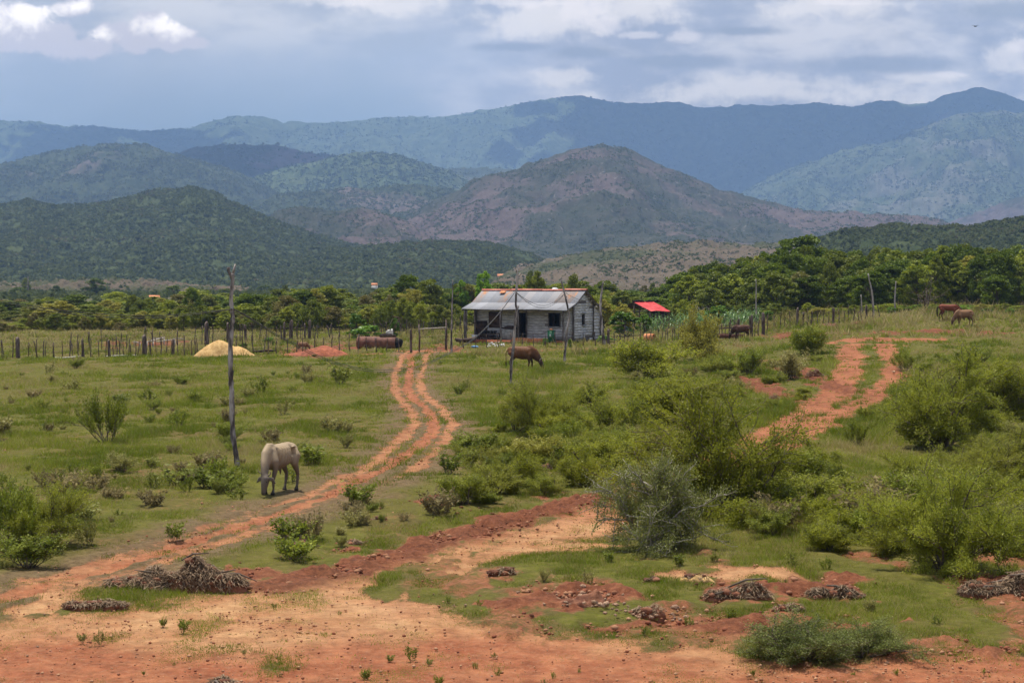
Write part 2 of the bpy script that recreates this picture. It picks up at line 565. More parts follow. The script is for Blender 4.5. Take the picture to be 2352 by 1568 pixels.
MUDS = [(1330, 1370, 190, 40), (1660, 1350, 130, 35), (1920, 1350, 140, 40), (2290, 1350, 120, 45), (1760, 1440, 480, 40), (2250, 1495, 220, 18), (1850, 860, 60, 60), (1770, 900, 60, 40), (2150, 762, 200, 8), (1250, 1140, 60, 30), (800, 1250, 60, 20), (560, 1310, 80, 22), (1000, 1150, 60, 20), (2120, 945, 50, 30), (740, 802, 110, 16), (1010, 800, 60, 8), (330, 790, 130, 8), (1830, 770, 80, 10)]


def dist_line(x, y, P):
    best = np.full(x.shape, 1e9)
    for a, b in zip(P[:-1], P[1:]):
        dx, dy = b - a
        L = dx * dx + dy * dy + 1e-9
        t = np.clip(((x - a[0]) * dx + (y - a[1]) * dy) / L, 0, 1)
        d = np.hypot(x - a[0] - t * dx, y - a[1] - t * dy)
        best = np.minimum(best, d)
    return best


def inpoly(x, y, P):
    c = np.zeros(x.shape, bool)
    n = len(P)
    for i in range(n):
        x1, y1 = P[i]
        x2, y2 = P[(i + 1) % n]
        if y1 == y2:
            continue
        k = ((y1 > y) != (y2 > y)) & (x < (x2 - x1) * (y - y1) / (y2 - y1) + x1)
        c ^= k
    return c


def spot(x, y, px, py, rx, ry):
    c = at(px, py)
    a, b = at(px, py + ry * 0.999), at(px, py - ry * 0.999)
    hw = rx / F * c.y
    hl = max((b.y - a.y) / 2, 0.2)
    cy = (a.y + b.y) / 2
    return 1 - np.hypot((x - c.x) / hw, (y - cy) / hl)


def ground_masks(x, y):
    """dirt, tan, mud, dry for places on the ground (0..1)"""
    wx = (fbm(x / 1.6, y / 1.6, 40, 4) - 0.5)
    wy = (fbm(x / 1.6, y / 1.6, 50, 4) - 0.5)
    wf = (fbm(x / 0.35, y / 0.5, 60, 3) - 0.5)
    xx, yw = x + wx * 1.1 + wf * 0.5, y + wy * 3.0 + wf * 1.2
    dm, dl, dr = dist_line(x + wx * 0.25, y + wy * .3, A_MID), dist_line(x + wx * .25, y + wy * .3, A_LEFT), dist_line(x + wx * .25, y + wy * .3, A_RIGHT)
    patch = fbm(x / 3.0, y / 4.0, 70, 3)
    nearf = 1 - sst(46, 62, y)
    side = np.maximum(0.76 * sst(0.46, 0.05, dl + wf * 0.5), 0.72 * sst(0.46, 0.05, dr + wf * 0.6)) * (1 - nearf * (0.50 - 0.4 * sst(.45, .6, patch)))
    rut = np.maximum(sst(0.40, 0.08, dm + wf * 0.45) * (1 - nearf * 0.25 * sst(.50, .36, patch)), side)
    dry = sst(1.5, 0.5, np.minimum(np.minimum(dm, dl), dr) + wx * 1.2)
    b1, b2 = dist_line(x + wx * .8, y + wy * .8, B_ROAD1), dist_line(x + wx * .8, y + wy * .8, B_ROAD2)
    road = np.maximum(sst(1.15, 0.30, b1 * 0.85 + wf * 0.9 + wx * .5), sst(1.05, 0.25, b2 + wf * 0.9 + wx * .5)) * sst(.05, .32, patch)
    bm = dist_line(x + wx * .5, y + wy * .5, B_MUD)
    mudt = sst(1.0, 0.35, bm + wf * 0.8)
    poly = np.zeros(x.shape)
    for ja, jb in ((0, 0), (.45, .9), (-.5, .6), (.3, -1.1), (-.35, -.8), (.75, -.1), (-.8, .1), (0, 1.7), (.1, -1.8)):
        poly = poly + (inpoly(xx + ja, yw + jb, DIRT) & ~inpoly(x + wx * 1.2 + ja * .7, y + wy * 2.4 + jb * .7, ISLAND)) / 9.0
    # worn soil showing through the grass, mostly in the near right corner
    worn = sst(0.50, 0.62, fbm(x / 1.4, y / 2.6, 120, 5)) * (0.26 * sst(42, 34, y) * sst(-0.09, -0.02, x / np.maximum(y, 12)) + 0.22)
    # grassy flecks in the bare earth
    fleck = sst(0.60, 0.66, fbm(x / 1.1, y / 2.2, 90, 4)) * sst(0.42, 0.55, fbm(x / 6, y / 6, 91, 2))
    bare = poly * (1 - fleck * 0.85)
    hp = np.maximum(sst(1.0, 0.5, dist_line(x, y + wy, HOUSE_PATH) + wf), sst(0.9, 0.3, dist_line(x, y + wy, BACK_STRIP) + wf) * 0.8)
    yard = inpoly(xx, yw, YARD) * sst(0.42, 0.62, fbm(x / 2.0, y / 5.0, 77, 4)) * 0.8
    sandm = np.zeros(x.shape)
    for s in SANDS:
        sandm = np.maximum(sandm, sst(0.0, 0.5, spot(x, y, *s) + wx * 1.5 + wf))
    mudm = np.maximum(mudt, worn * 1.1 * (bare < 0.5))
    for s in MUDS:
        mudm = np.maximum(mudm, sst(0.05, 0.7, spot(x, y, *s) + wx * 2.0 + wf * 1.5) * 0.9)
    dirt = np.clip(np.maximum.reduce([worn, rut, road, mudt, bare, hp, yard * 0.9, sandm, mudm]), 0, 1)
    tanm = bare * sst(0.26, 0.56, fbm(x / 4.0, y / 5.0, 95, 3) + 0.22 * sst(27, 31, y) - 0.25 * sst(36, 44, y) - 0.22 * sst(0.05, 0.35, x / np.maximum(y, 12)) - 0.3 * (1 - sst(23.5, 26.5, y)))
    tanm = np.maximum(tanm, sandm)
    tanm = np.maximum(tanm, 0.35 * np.maximum(sst(0.5, 0.1, dl), sst(0.5, 0.1, dr)))
    near = (y < 230)
    return [np.where(near, k, 0.0) for k in (dirt, np.clip(tanm, 0, 1), np.clip(mudm, 0, 1), dry)]


# ------------------------------------------------------------------ ground sheet
rows = [-6000, -800, -120, -20, 0, 6]
r = 12.0
while r < 420:
    rows.append(r)
    r *= 1.0042
while r < 30000:
    rows.append(r)
    r *= 1.06
rows = np.array(rows)
fine = np.arange(-0.38, 0.3801, 0.00095)
ext = np.array([0.42, 0.5, 0.65, 0.9, 1.4, 2.5, 5, 12, 40, 200])
us = np.concatenate([-ext[::-1], fine, ext])
Yg, Ug = np.meshgrid(rows, us, indexing='ij')
Xg = Ug * np.maximum(Yg, 12)
md = [np.zeros(Xg.shape) for _ in range(4)]
sel = (Yg > 11) & (Yg < 230) & (np.abs(Ug) < 0.381)
for dst, src in zip(md, ground_masks(Xg[sel], Yg[sel])):
    dst[sel] = src
Zg = base_z(Xg, Yg)
near = sst(8, 14, Yg) * (1 - sst(160, 260, Yg))
rough = (fbm(Xg / 0.5, Yg / 0.5, 21, 4) - 0.5)
Zg = Zg + near * (rough * (0.07 + 0.42 * md[2]) * (1 - 0.6 * md[1]) - 0.07 * md[0] * (1 - md[2]) + (fbm(Xg / 2.2, Yg / 2.2, 23, 3) - 0.5) * 0.16 * (1 - 0.6 * md[0]))
mt, t = material('ground_earth_and_grass')
at_ = t.n('ShaderNodeSeparateColor', None, Color=t.attr('masks').outputs['Color'])
dryA = t.attr('dry').outputs['Fac']
P = t.n('ShaderNodeNewGeometry').outputs['Position']
nfine, nmid, nbig = t.noise(9.0, 6, 0.65, P), t.noise(1.3, 5, 0.6, P), t.noise(0.16, 4, 0.55, P)
vfine = t.noise(38.0, 4, 0.7, P)
green = t.mix(t.ramp(nmid, 0.35, 0.65), (0.135, 0.145, 0.018), (0.20, 0.21, 0.026))
green = t.mix(t.ramp(nbig, 0.42, 0.62), green, (0.19, 0.175, 0.035))
sepP = t.n('ShaderNodeSeparateXYZ', None, Vector=P)
far = t.ramp(sepP.outputs[1], 60, 180)
straw = t.m('MULTIPLY', t.ramp(t.m('ADD', t.m('MULTIPLY', nfine, 0.6), t.m('MULTIPLY', nmid, 0.4)), 0.48, 0.60), t.ramp(far, 0, 1, 0.45, 0.75))
green = t.mix(straw, green, (0.26, 0.205, 0.085))
green = t.mix(t.m('MULTIPLY', far, 0.35), green, (0.22, 0.19, 0.06))
vfar = t.ramp(sepP.outputs[1], 320, 520)
green = t.mix(vfar, green, t.mix(t.ramp(t.noise(0.02, 5, 0.6, P), 0.42, 0.58), (0.10, 0.135, 0.05), (0.22, 0.19, 0.11)))
dryc = t.mix(t.ramp(nfine, 0.35, 0.65), (0.20, 0.125, 0.075), (0.33, 0.23, 0.14))
green = t.mix(t.m('MULTIPLY', dryA, 0.85), green, dryc)
red = t.mix(t.ramp(nmid, 0.35, 0.65), (0.30, 0.098, 0.045), (0.41, 0.160, 0.075))
red = t.mix(t.ramp(nfine, 0.48, 0.70, 0, 0.5), red, (0.44, 0.23, 0.13))
tan = t.mix(t.ramp(nmid, 0.35, 0.68), (0.44, 0.22, 0.10), (0.54, 0.32, 0.155))
tan = t.mix(t.ramp(nbig, 0.4, 0.6, 0, 0.35), tan, (0.46, 0.22, 0.12))
earth = t.mix(at_.outputs[1], red, tan)
mud = t.mix(t.ramp(nfine, 0.38, 0.62), (0.145, 0.046, 0.023), (0.27, 0.092, 0.045))
mud = t.mix(1.0, mud, (0.75, 0.75, 0.75), 'MULTIPLY')
earth = t.mix(t.m('MULTIPLY', at_.outputs[2], 0.9), earth, mud)
earth = t.mix(t.ramp(vfine, 0.58, 0.72, 0, 0.35), earth, (0.54, 0.34, 0.20))
earth = t.mix(t.ramp(vfine, 0.40, 0.30, 0, 0.35), earth, (0.22, 0.10, 0.06))
nmix = t.m('ADD', t.m('MULTIPLY', nfine, 0.9), t.m('ADD', t.m('MULTIPLY', nmid, 0.7), t.m('MULTIPLY', vfine, 0.5)))
dm = t.ramp(t.m('ADD', at_.outputs[0], t.m('MULTIPLY', t.m('SUBTRACT', nmix, 1.05), 1.0)), 0.30, 0.62)
trans_ = t.m('MULTIPLY', t.ramp(at_.outputs[0], 0.05, 0.4), t.ramp(at_.outputs[0], 1.0, 0.6))
green = t.mix(t.m('MULTIPLY', trans_, 0.5), green, (0.24, 0.15, 0.085))
green = t.mix(t.ramp(vfine, 0.52, 0.66, 0, 0.45), green, (0.11, 0.085, 0.035))
green = t.mix(1.0, green, (0.70, 0.68, 0.62), 'MULTIPLY')
colg = t.mix(dm, green, earth)
lump = t.ramp(t.m('ADD', t.m('MULTIPLY', t.noise(4.0, 6, 0.7, P), 0.7), t.m('MULTIPLY', vfine, 0.3)), 0.36, 0.64, 0.55, 1.05, smooth=False)
colg = t.mix(1.0, colg, t.n('ShaderNodeCombineColor', None, Red=lump, Green=lump, Blue=lump).outputs[0], 'MULTIPLY')
bmp = t.m('ADD', t.m('MULTIPLY', nfine, 1.0), t.m('MULTIPLY', vfine, 0.35))
finish(t, colg, 0.95, bmp, 0.7, 0.07, spec=0.15)
M['ground'] = mt
g = add_mesh_grid('ground', Xg, Yg, Zg, M['ground'],
                  {'masks': np.stack([md[0], md[1], md[2], np.ones(Xg.shape)], -1).reshape(-1, 4), 'dry': md[3].ravel()})
tag(g, 'pasture of green and straw coloured grass crossed by red earth tracks', None, None, 'structure')
del Yg, Ug, Xg, Zg, md, sel, rough, near


def gz(x, y):
    """real surface height near a point (for standing things on it)"""
    return float(base_z(x, y)) + float((fbm(x / 2.2, y / 2.2, 23, 3) - 0.5) * 0.16)


# ------------------------------------------------------------------ hills and mountains
def hill_mat(name, greens, bare, amount, scale, rockamt=0.1):
    mt, t = material(name)
    P = t.n('ShaderNodeNewGeometry').outputs['Position']
    a = t.noise(scale, 6, 0.62, P)
    b = t.noise(scale * 6, 6, 0.65, P)
    c = t.noise(scale * 0.35, 5, 0.6, P, 0.6)
    col = t.mix(t.ramp(b, 0.38, 0.62), greens[0], greens[1])
    m1 = t.ramp(t.m('ADD', t.m('MULTIPLY', a, 0.45), t.m('MULTIPLY', c, 0.55)), amount, amount - 0.09)
    bc = t.mix(t.ramp(b, 0.35, 0.65), bare, [k * 1.35 for k in bare])
    col = t.mix(m1, col, bc)
    col = t.mix(t.m('MULTIPLY', t.ramp(t.noise(scale * 14, 4, 0.7, P), 0.62, 0.70), rockamt * 4), col, (0.30, 0.27, 0.24))
    col = t.mix(1.0, col, (0.62, 0.62, 0.64), 'MULTIPLY')
    finish(t, col, 0.95, b, 0.9, 1.2 / scale * 0.02 + 2.0, spec=0.1)
    return mt


GR = ((0.050, 0.072, 0.026), (0.085, 0.105, 0.040))
HM = {
    'far': hill_mat('far_mountain_cover', ((0.08, 0.12, 0.045), (0.14, 0.18, 0.07)), (0.16, 0.16, 0.10), 0.44, 0.0035),
    'massif': hill_mat('massif_cover', ((0.065, 0.10, 0.04), (0.13, 0.16, 0.07)), (0.16, 0.16, 0.11), 0.47, 0.004, 0.2),
    'mid': hill_mat('mid_hill_cover', GR, (0.16, 0.125, 0.10), 0.50, 0.005, 0.1),
    'purple': hill_mat('burnt_hill_cover', ((0.055, 0.065, 0.032), (0.085, 0.085, 0.050)), (0.135, 0.100, 0.084), 0.535, 0.006, 0.2),
    'green': hill_mat('wooded_hill_cover', ((0.060, 0.085, 0.030), (0.095, 0.120, 0.042)), (0.080, 0.072, 0.045), 0.42, 0.008, 0.05),
    'dry': hill_mat('dry_slope_cover', ((0.075, 0.09, 0.035), (0.12, 0.12, 0.06)), (0.155, 0.12, 0.08), 0.57, 0.012, 0.15),
}


def ridge(name, R, W, prof, mat, label, spur=0.5, freq=None, back=0.45, step=3.0, nr=110, seed=0, jag=2.0):
    px = np.arange(prof[0][0], prof[-1][0] + 1, step)
    py = np.interp(px, [p[0] for p in prof], [p[1] for p in prof])
    k = np.ones(7) / 7
    pys = np.convolve(np.pad(py, 3, mode='edge'), k, 'valid')
    freq = freq or (W * 0.55)
    H = np.array([CAMH + ray(a, b)[1] * R for a, b in zip(px, pys)])
    H = np.maximum(H, -40)
    H = H + (fbm(px / 22.0, px * 0 + seed, seed, 4, 0.6) - 0.5) * jag * R / F * 3.5
    ends = sst(0, 60, px - px[0]) * sst(0, 60, px[-1] - px)
    H = H * ends - 30 * (1 - ends)
    U = np.array([ray(a, 645)[0] for a in px])
    tt = np.concatenate([np.linspace(0, 1, nr) ** 0.85, 1 + np.linspace(0.03, back, int(nr * 0.35))])
    T, UU = np.meshgrid(tt, U, indexing='ij')
    HH = np.broadcast_to(H, T.shape)
    D = R - W + W * T
    X, Y = UU * R * (0.25 * D / R + 0.75), D
    X = UU * D
    s1 = 1 - np.abs(2 * fbm(X / freq, Y / (freq * 1.6), seed + 5, 3) - 1)          # ridged
    s2 = 1 - np.abs(2 * fbm(X / (freq * 0.32), Y / (freq * 0.55), seed + 9, 5, 0.55) - 1)
    prof_t = np.where(T <= 1, sst(-0.05, 1.0, T) * 0.55 + 0.45 * T ** 1.6, 1 - 0.8 * ((T - 1) / back) ** 1.5)
    prof_t = prof_t - prof_t[0, 0] * (1 - T.clip(0, 1))
    env = 4 * T.clip(0, 1) * (1 - T.clip(0, 1))
    carve = env * spur * ((1 - s1) * 0.62 + (1 - s2) * 0.42)
    Z = HH * (prof_t - carve * prof_t.clip(0.0, 1) * 1.0) + (fbm(X / (freq * 0.1), Y / (freq * .1), seed + 30, 4, 0.6) - 0.5) * (R * 0.006 + 5) * (T > 0.02) * np.where(T > 0.97, 0.5, 1)
    Z = np.where(T < 0.001, -4, Z)
    Z = np.where(HH < 0, np.minimum(Z, -5), Z)
    o = add_mesh_grid(name, X, Y, Z, mat)
    tag(o, label, None, None, 'structure')
    return X, Y, Z, T


FARP = [(-700, 270), (-300, 262), (0, 276), (70, 279), (150, 290), (215, 288), (250, 296), (325, 301), (390, 297), (480, 285), (540, 266), (590, 264), (650, 279), (735, 282), (790, 280), (850, 275), (925, 268), (1000, 268), (1060, 262), (1150, 248), (1240, 230), (1335, 219), (1400, 234), (1470, 238), (1530, 232), (1560, 235), (1600, 248), (1680, 241), (1800, 241), (1860, 236), (1960, 245), (2020, 231), (2080, 241), (2130, 235), (2175, 216), (2240, 202), (2290, 207), (2340, 235), (2400, 250), (2700, 240), (3100, 300)]
hills = {}
hills['far'] = ridge('far_mountains', 8600, 3000, FARP, HM['far'], 'long blue hazy mountain range along the skyline', 0.75, 900, step=4, nr=150, seed=1, jag=1.6)
hills['massif'] = ridge('mountain_massif', 6600, 2600, [(1560, 560), (1650, 490), (1720, 428), (1820, 385), (1930, 348), (2040, 322), (2120, 290), (2200, 262), (2300, 255), (2400, 262), (2700, 300), (3000, 420)], HM['massif'], 'broad rocky green mountain side at the right under the round summit', 0.8, 620, step=3, nr=170, seed=4, jag=2.0)
hills['shade'] = ridge('shaded_ridge', 5400, 1500, [(300, 420), (380, 362), (450, 337), (570, 330), (640, 334), (700, 349), (760, 357), (800, 362), (850, 368), (950, 380), (1060, 388), (1150, 384), (1250, 400), (1400, 470)], HM['mid'], 'long ridge behind the left hills, darkened by a cloud', 0.6, 500, seed=7, jag=1.5)
hills['midl'] = ridge('left_middle_hill', 4200, 1700, [(-700, 480), (-300, 430), (0, 376), (130, 346), (230, 331), (310, 329), (345, 335), (400, 352), (480, 374), (560, 400), (620, 432), (700, 470), (800, 520)], HM['mid'], 'broad hill at the left with bare purplish slopes', 0.8, 420, seed=12)
hills['midc'] = ridge('green_middle_hill', 4600, 1500, [(520, 440), (590, 402), (660, 384), (720, 372), (790, 358), (850, 348), (900, 353), (960, 372), (1020, 392), (1100, 420), (1180, 470)], HM['far'], 'green hill in front of the shaded ridge', 0.8, 380, seed=17)
hills['midlow'] = ridge('low_green_ridge', 3500, 1200, [(460, 520), (560, 470), (640, 448), (740, 436), (860, 432), (940, 421), (1010, 432), (1100, 450), (1200, 500)], HM['mid'], 'low green ridge between the left hills and the purple hill', 0.7, 300, seed=21)
hills['purple'] = ridge('purple_brown_hill', 3000, 1300, [(860, 560), (930, 500), (1000, 460), (1060, 432), (1100, 406), (1190, 387), (1260, 366), (1320, 341), (1375, 330), (1440, 339), (1500, 370), (1560, 395), (1650, 432), (1740, 461), (1850, 486), (2000, 491), (2100, 497), (2170, 510), (2300, 560)], HM['purple'], 'pointed hill of bare purplish slopes above the farmhouse', 0.75, 330, seed=26, nr=140, step=2.5)
hills['fright'] = ridge('far_right_slope', 4600, 900, [(2080, 560), (2200, 502), (2352, 448), (2500, 425), (2700, 420), (3000, 500)], HM['purple'], 'purplish slope cut by the right edge', 0.5, 300, seed=31)
hills['small'] = ridge('small_purple_hill', 2450, 700, [(500, 560), (590, 510), (640, 482), (700, 474), (760, 484), (800, 480), (850, 479), (920, 500), (1000, 540), (1080, 580)], HM['purple'], 'small dark purple hill left of the pointed hill', 0.7, 200, seed=35)
hills['left'] = ridge('left_wooded_hill', 2000, 950, [(-600, 560), (-300, 500), (0, 470), (60, 463), (150, 471), (200, 468), (260, 461), (350, 441), (440, 432), (490, 441), (530, 461), (600, 492), (700, 532), (800, 560), (900, 582), (1000, 604), (1120, 640)], HM['green'], 'dark green wooded hill at the left, nearest of the hills', 0.7, 230, seed=40, nr=140, step=2.5)
hills['foot'] = ridge('wooded_foothill', 1550, 550, [(480, 650), (600, 606), (700, 584), (800, 571), (900, 562), (1000, 553), (1100, 556), (1180, 572), (1250, 600), (1350, 640)], HM['green'], 'low dark green foothill behind the farmhouse', 0.6, 160, seed=44)
hills['dry'] = ridge('dry_rise', 1250, 500, [(1080, 650), (1180, 622), (1250, 601), (1350, 582), (1450, 568), (1550, 560), (1650, 560), (1750, 560), (1850, 556), (2000, 560), (2200, 600)], HM['dry'], 'brown dry rise dotted with scrub right of the farmhouse', 0.25, 130, seed=48)
hills['right'] = ridge('right_low_hill', 950, 320, [(1760, 620), (1850, 566), (1900, 548), (1960, 530), (2000, 525), (2080, 517), (2150, 521), (2250, 520), (2352, 502), (2600, 470), (2900, 520)], HM['green'], 'low dark hill behind the right-hand wood', 0.4, 110, seed=52)
hills['field'] = ridge('left_valley_rise', 900, 160, [(-200, 662), (60, 654), (200, 648), (350, 654), (500, 664), (640, 672), (700, 690)], HM['dry'], 'low grassy rise in the valley at the left', 0.2, 60, seed=56, jag=0.6)


# ------------------------------------------------------------------ woods and scrub on the hills (masses nobody could count)
ICO_V, ICO_F = None, None


def ico():
    global ICO_V, ICO_F
    p = (1 + 5 ** 0.5) / 2
    V = np.array([(-1, p, 0), (1, p, 0), (-1, -p, 0), (1, -p, 0), (0, -1, p), (0, 1, p), (0, -1, -p), (0, 1, -p), (p, 0, -1), (p, 0, 1), (-p, 0, -1), (-p, 0, 1)], float)
    V /= np.linalg.norm(V[0])
    Fc = np.array([(0, 11, 5), (0, 5, 1), (0, 1, 7), (0, 7, 10), (0, 10, 11), (1, 5, 9), (5, 11, 4), (11, 10, 2), (10, 7, 6), (7, 1, 8), (3, 9, 4), (3, 4, 2), (3, 2, 6), (3, 6, 8), (3, 8, 9), (4, 9, 5), (2, 4, 11), (6, 2, 10), (8, 6, 7), (9, 8, 1)])
    ICO_V, ICO_F = V, Fc


ico()
mt, t = material('hill_scrub')
v = t.attr('v').outputs['Fac']
c = t.mix(t.ramp(v, 0.0, 0.75, smooth=False), (0.070, 0.090, 0.034), (0.105, 0.125, 0.048))
c = t.mix(t.ramp(v, 0.80, 1.0, smooth=False), c, (0.12, 0.11, 0.06))
finish(t, c, 0.9, spec=0.1, trans=(0.45, c))
M['scrub'] = mt
mt, t = material('far_hill_scrub')
v = t.attr('v').outputs['Fac']
finish(t, t.mix(t.ramp(v, 0.0, 0.9, smooth=False), (0.065, 0.092, 0.036), (0.125, 0.155, 0.062)), 0.9, spec=0.1)
M['scrub_far'] = mt


def scrub(name, h, N, size, label, seed, dens=0.5, tmin=0.02, vr=(0, 1), floor=0.22, mat='scrub'):
    X, Y, Z, T = h
    rng = np.random.default_rng(seed)
    i = rng.integers(0, X.shape[0] - 1, N * 4)
    j = rng.integers(0, X.shape[1] - 1, N * 4)
    a, b = rng.random(N * 4), rng.random(N * 4)

    def lerp(A):
        return (A[i, j] * (1 - a) + A[i + 1, j] * a) * (1 - b) + (A[i, j + 1] * (1 - a) + A[i + 1, j + 1] * a) * b
    x, y, z, tt = lerp(X), lerp(Y), lerp(Z), lerp(T)
    dn = fbm(x / (size * 22), y / (size * 30), seed, 4)
    ok = (z > -1) & (tt > tmin) & (tt < 1.12) & (rng.random(N * 4) < np.maximum(sst(dens - 0.10, dens + 0.06, dn), floor)) & (np.abs(x / y) < 0.36)
    x, y, z = x[ok][:N], y[ok][:N], z[ok][:N]
    n = len(x)
    s = size * np.minimum(rng.lognormal(-0.1, 0.5, n), 1.7)
    K = 6
    c = rng.normal(size=(n, K, 3))
    c /= np.linalg.norm(c, axis=2, keepdims=True)
    c[:, :, 2] = np.abs(c[:, :, 2]) * 0.75
    c = c * (s * 0.75)[:, None, None] + np.stack([x, y, z + s * 0.15], -1)[:, None, :]
    d = rng.normal(size=(n * K, 3))
    d[:, 2] *= 0.5
    d /= np.linalg.norm(d, axis=1, keepdims=True)
    r2 = rng.normal(size=(n * K, 3))
    b2 = np.cross(d, r2)
    b2 /= np.linalg.norm(b2, axis=1, keepdims=True)
    q = (np.repeat(s, K) * rng.uniform(0.3, 0.65, n * K))[:, None]
    c = c.reshape(-1, 3)
    V = np.stack([c - d * q, c + b2 * q * 0.8, c + d * q, c - b2 * q * 0.8], 1)
    Fc = np.arange(n * K)[:, None] * 4 + np.arange(4)[None]
    vv = np.repeat(np.clip(np.repeat(np.clip(rng.normal(0.45, 0.2, n) + (fbm(x / 60, y / 60, seed + 3) - 0.5) * 0.8, vr[0], vr[1]), K) + rng.normal(size=n * K) * 0.1, vr[0], vr[1]), 4)
    o = obj(name, mesh_np(name, V.reshape(-1, 3), [Fc.reshape(-1, 4)], {'v': vv}, False), M[mat])
    tag(o, label, None, None, 'stuff')
    return n


scrub('hill_scrub', hills['far'], 34000, 5.4, 'tree cover on the far blue mountains', 61, 0.46, floor=0.15, mat='scrub_far')
scrub('hill_scrub', hills['massif'], 34000, 4.0, 'scrub on the rocky mountain side at the right', 62, 0.47, floor=0.15, mat='scrub_far')
scrub('hill_scrub', hills['shade'], 6000, 5.5, 'trees on the shaded ridge', 63, 0.35)
scrub('hill_scrub', hills['midl'], 40000, 3.0, 'scrub on the broad left hill', 64, 0.50, floor=0.16)
scrub('hill_scrub', hills['midc'], 18000, 3.4, 'scrub on the green middle hill', 65, 0.42, floor=0.25, mat='scrub_far')
scrub('hill_scrub', hills['midlow'], 16000, 2.8, 'woods on the low green ridge', 66, 0.42, floor=0.35)
scrub('hill_scrub', hills['purple'], 30000, 1.7, 'scattered bushes on the pointed purplish hill', 67, 0.555, floor=0.12)
scrub('hill_scrub', hills['small'], 7000, 1.6, 'bushes on the small purple hill', 68, 0.55)
scrub('hill_scrub', hills['left'], 48000, 2.0, 'dense woods on the dark green left hill', 69, 0.30)
scrub('hill_scrub', hills['foot'], 20000, 1.7, 'dense woods on the low foothill', 70, 0.30)
scrub('hill_scrub', hills['dry'], 12000, 0.85, 'small bushes dotted over the brown rise', 71, 0.54, floor=0.15)
scrub('hill_scrub', hills['right'], 18000, 1.25, 'woods on the low hill behind the right-hand wood', 72, 0.36)
scrub('hill_scrub', hills['field'], 500, 1.3, 'bushes on the grassy valley rise', 73, 0.62)
# valley floor woods between the pasture and the hills
xs = np.linspace(-0.36, 0.36, 300)
VT, VU = np.meshgrid(np.linspace(0, 1, 60), xs, indexing='ij')
VY = 420 + 1000 * VT ** 1.1
valley = (VU * VY, VY, np.zeros(VY.shape), np.full(VY.shape, 0.5))
scrub('valley_woods', valley, 16000, 1.35, 'dark trees spread over the valley floor beyond the tree line', 74, 0.50, vr=(0, 0.8))


# ------------------------------------------------------------------ clouds overhead that shade parts of the mountains
mt, t = material('cloud_white')
finish(t, (0.82, 0.83, 0.85), 1.0, t.noise(0.002, 5, 0.6, t.n('ShaderNodeTexCoord').outputs['Object']), 0.5, 60)
M['cloud'] = mt


def shade_cloud(px, dist, rx, ry, label, seed, alt=3000.0, hz=500.0):
    rng = np.random.default_rng(seed)
    x0 = (px - CXP) / F * dist
    k = (alt - hz) / SUN.z
    cx, cy = x0 + SUN.x * k, dist + SUN.y * k
    m = MB()
    random.seed(seed)
    for _ in range(26):
        a, q = rng.uniform(0, 6.28), rng.random() ** 0.5 * 0.8
        s = rng.uniform(0.26, 0.5)
        m.ell((cx + math.cos(a) * rx * q, cy + math.sin(a) * ry * q, alt + rng.uniform(-40, 90)), (rx * s, ry * s, 170 * rng.uniform(0.8, 1.5)), 14, 7, jit=0.12)
    for _ in range(70):
        a, q = rng.uniform(0, 6.28), rng.uniform(0.85, 1.35)
        s = rng.uniform(0.03, 0.13)
        m.ell((cx + math.cos(a) * rx * q, cy + math.sin(a) * ry * q, alt + rng.uniform(-60, 120)), (rx * s * 1.3, ry * s, 90 * rng.uniform(0.5, 1.2)), 9, 5, jit=0.15)
    o = m.build('cloud', M['cloud'], smooth=True)
    tag(o, label, None, None, 'structure')


shade_cloud(1740, 8000, 880, 1100, 'high cloud that shades the middle of the far mountains', 3, hz=500)
shade_cloud(590, 5150, 400, 330, 'high cloud that shades the ridge behind the left hills', 4, hz=350)
shade_cloud(260, 8100, 420, 500, 'high cloud that shades the left part of the far mountains', 5, hz=600)
shade_cloud(2330, 8000, 500, 600, 'high cloud that shades the round summit at the right', 6, hz=800)
random.seed(7)


# ------------------------------------------------------------------ plants: leaf clouds and branches
def leaf_quads(C, size, rng, elong=1.6, flat=0.5, dirs=None):
    """one small rhomb per centre; returns verts, quads"""
    n = len(C)
    if dirs is None:
        d = rng.normal(size=(n, 3))
        d[:, 2] *= flat
    else:
        d = dirs + rng.normal(size=(n, 3)) * 0.35
    d /= np.linalg.norm(d, axis=1, keepdims=True) + 1e-9
    r_ = rng.normal(size=(n, 3))
    r_[:, 2] += 0.3
    b = np.cross(d, r_)
    b /= np.linalg.norm(b, axis=1, keepdims=True) + 1e-9
    s = np.asarray(size).reshape(-1, 1) * rng.uniform(0.65, 1.35, (n, 1))
    L, W = d * s * elong * 0.5, b * s * 0.5
    V = np.stack([C - L, C + W, C + L, C - W], 1).reshape(-1, 3)
    Q = (np.arange(n)[:, None] * 4 + np.arange(4)[None, :])
    return V, Q


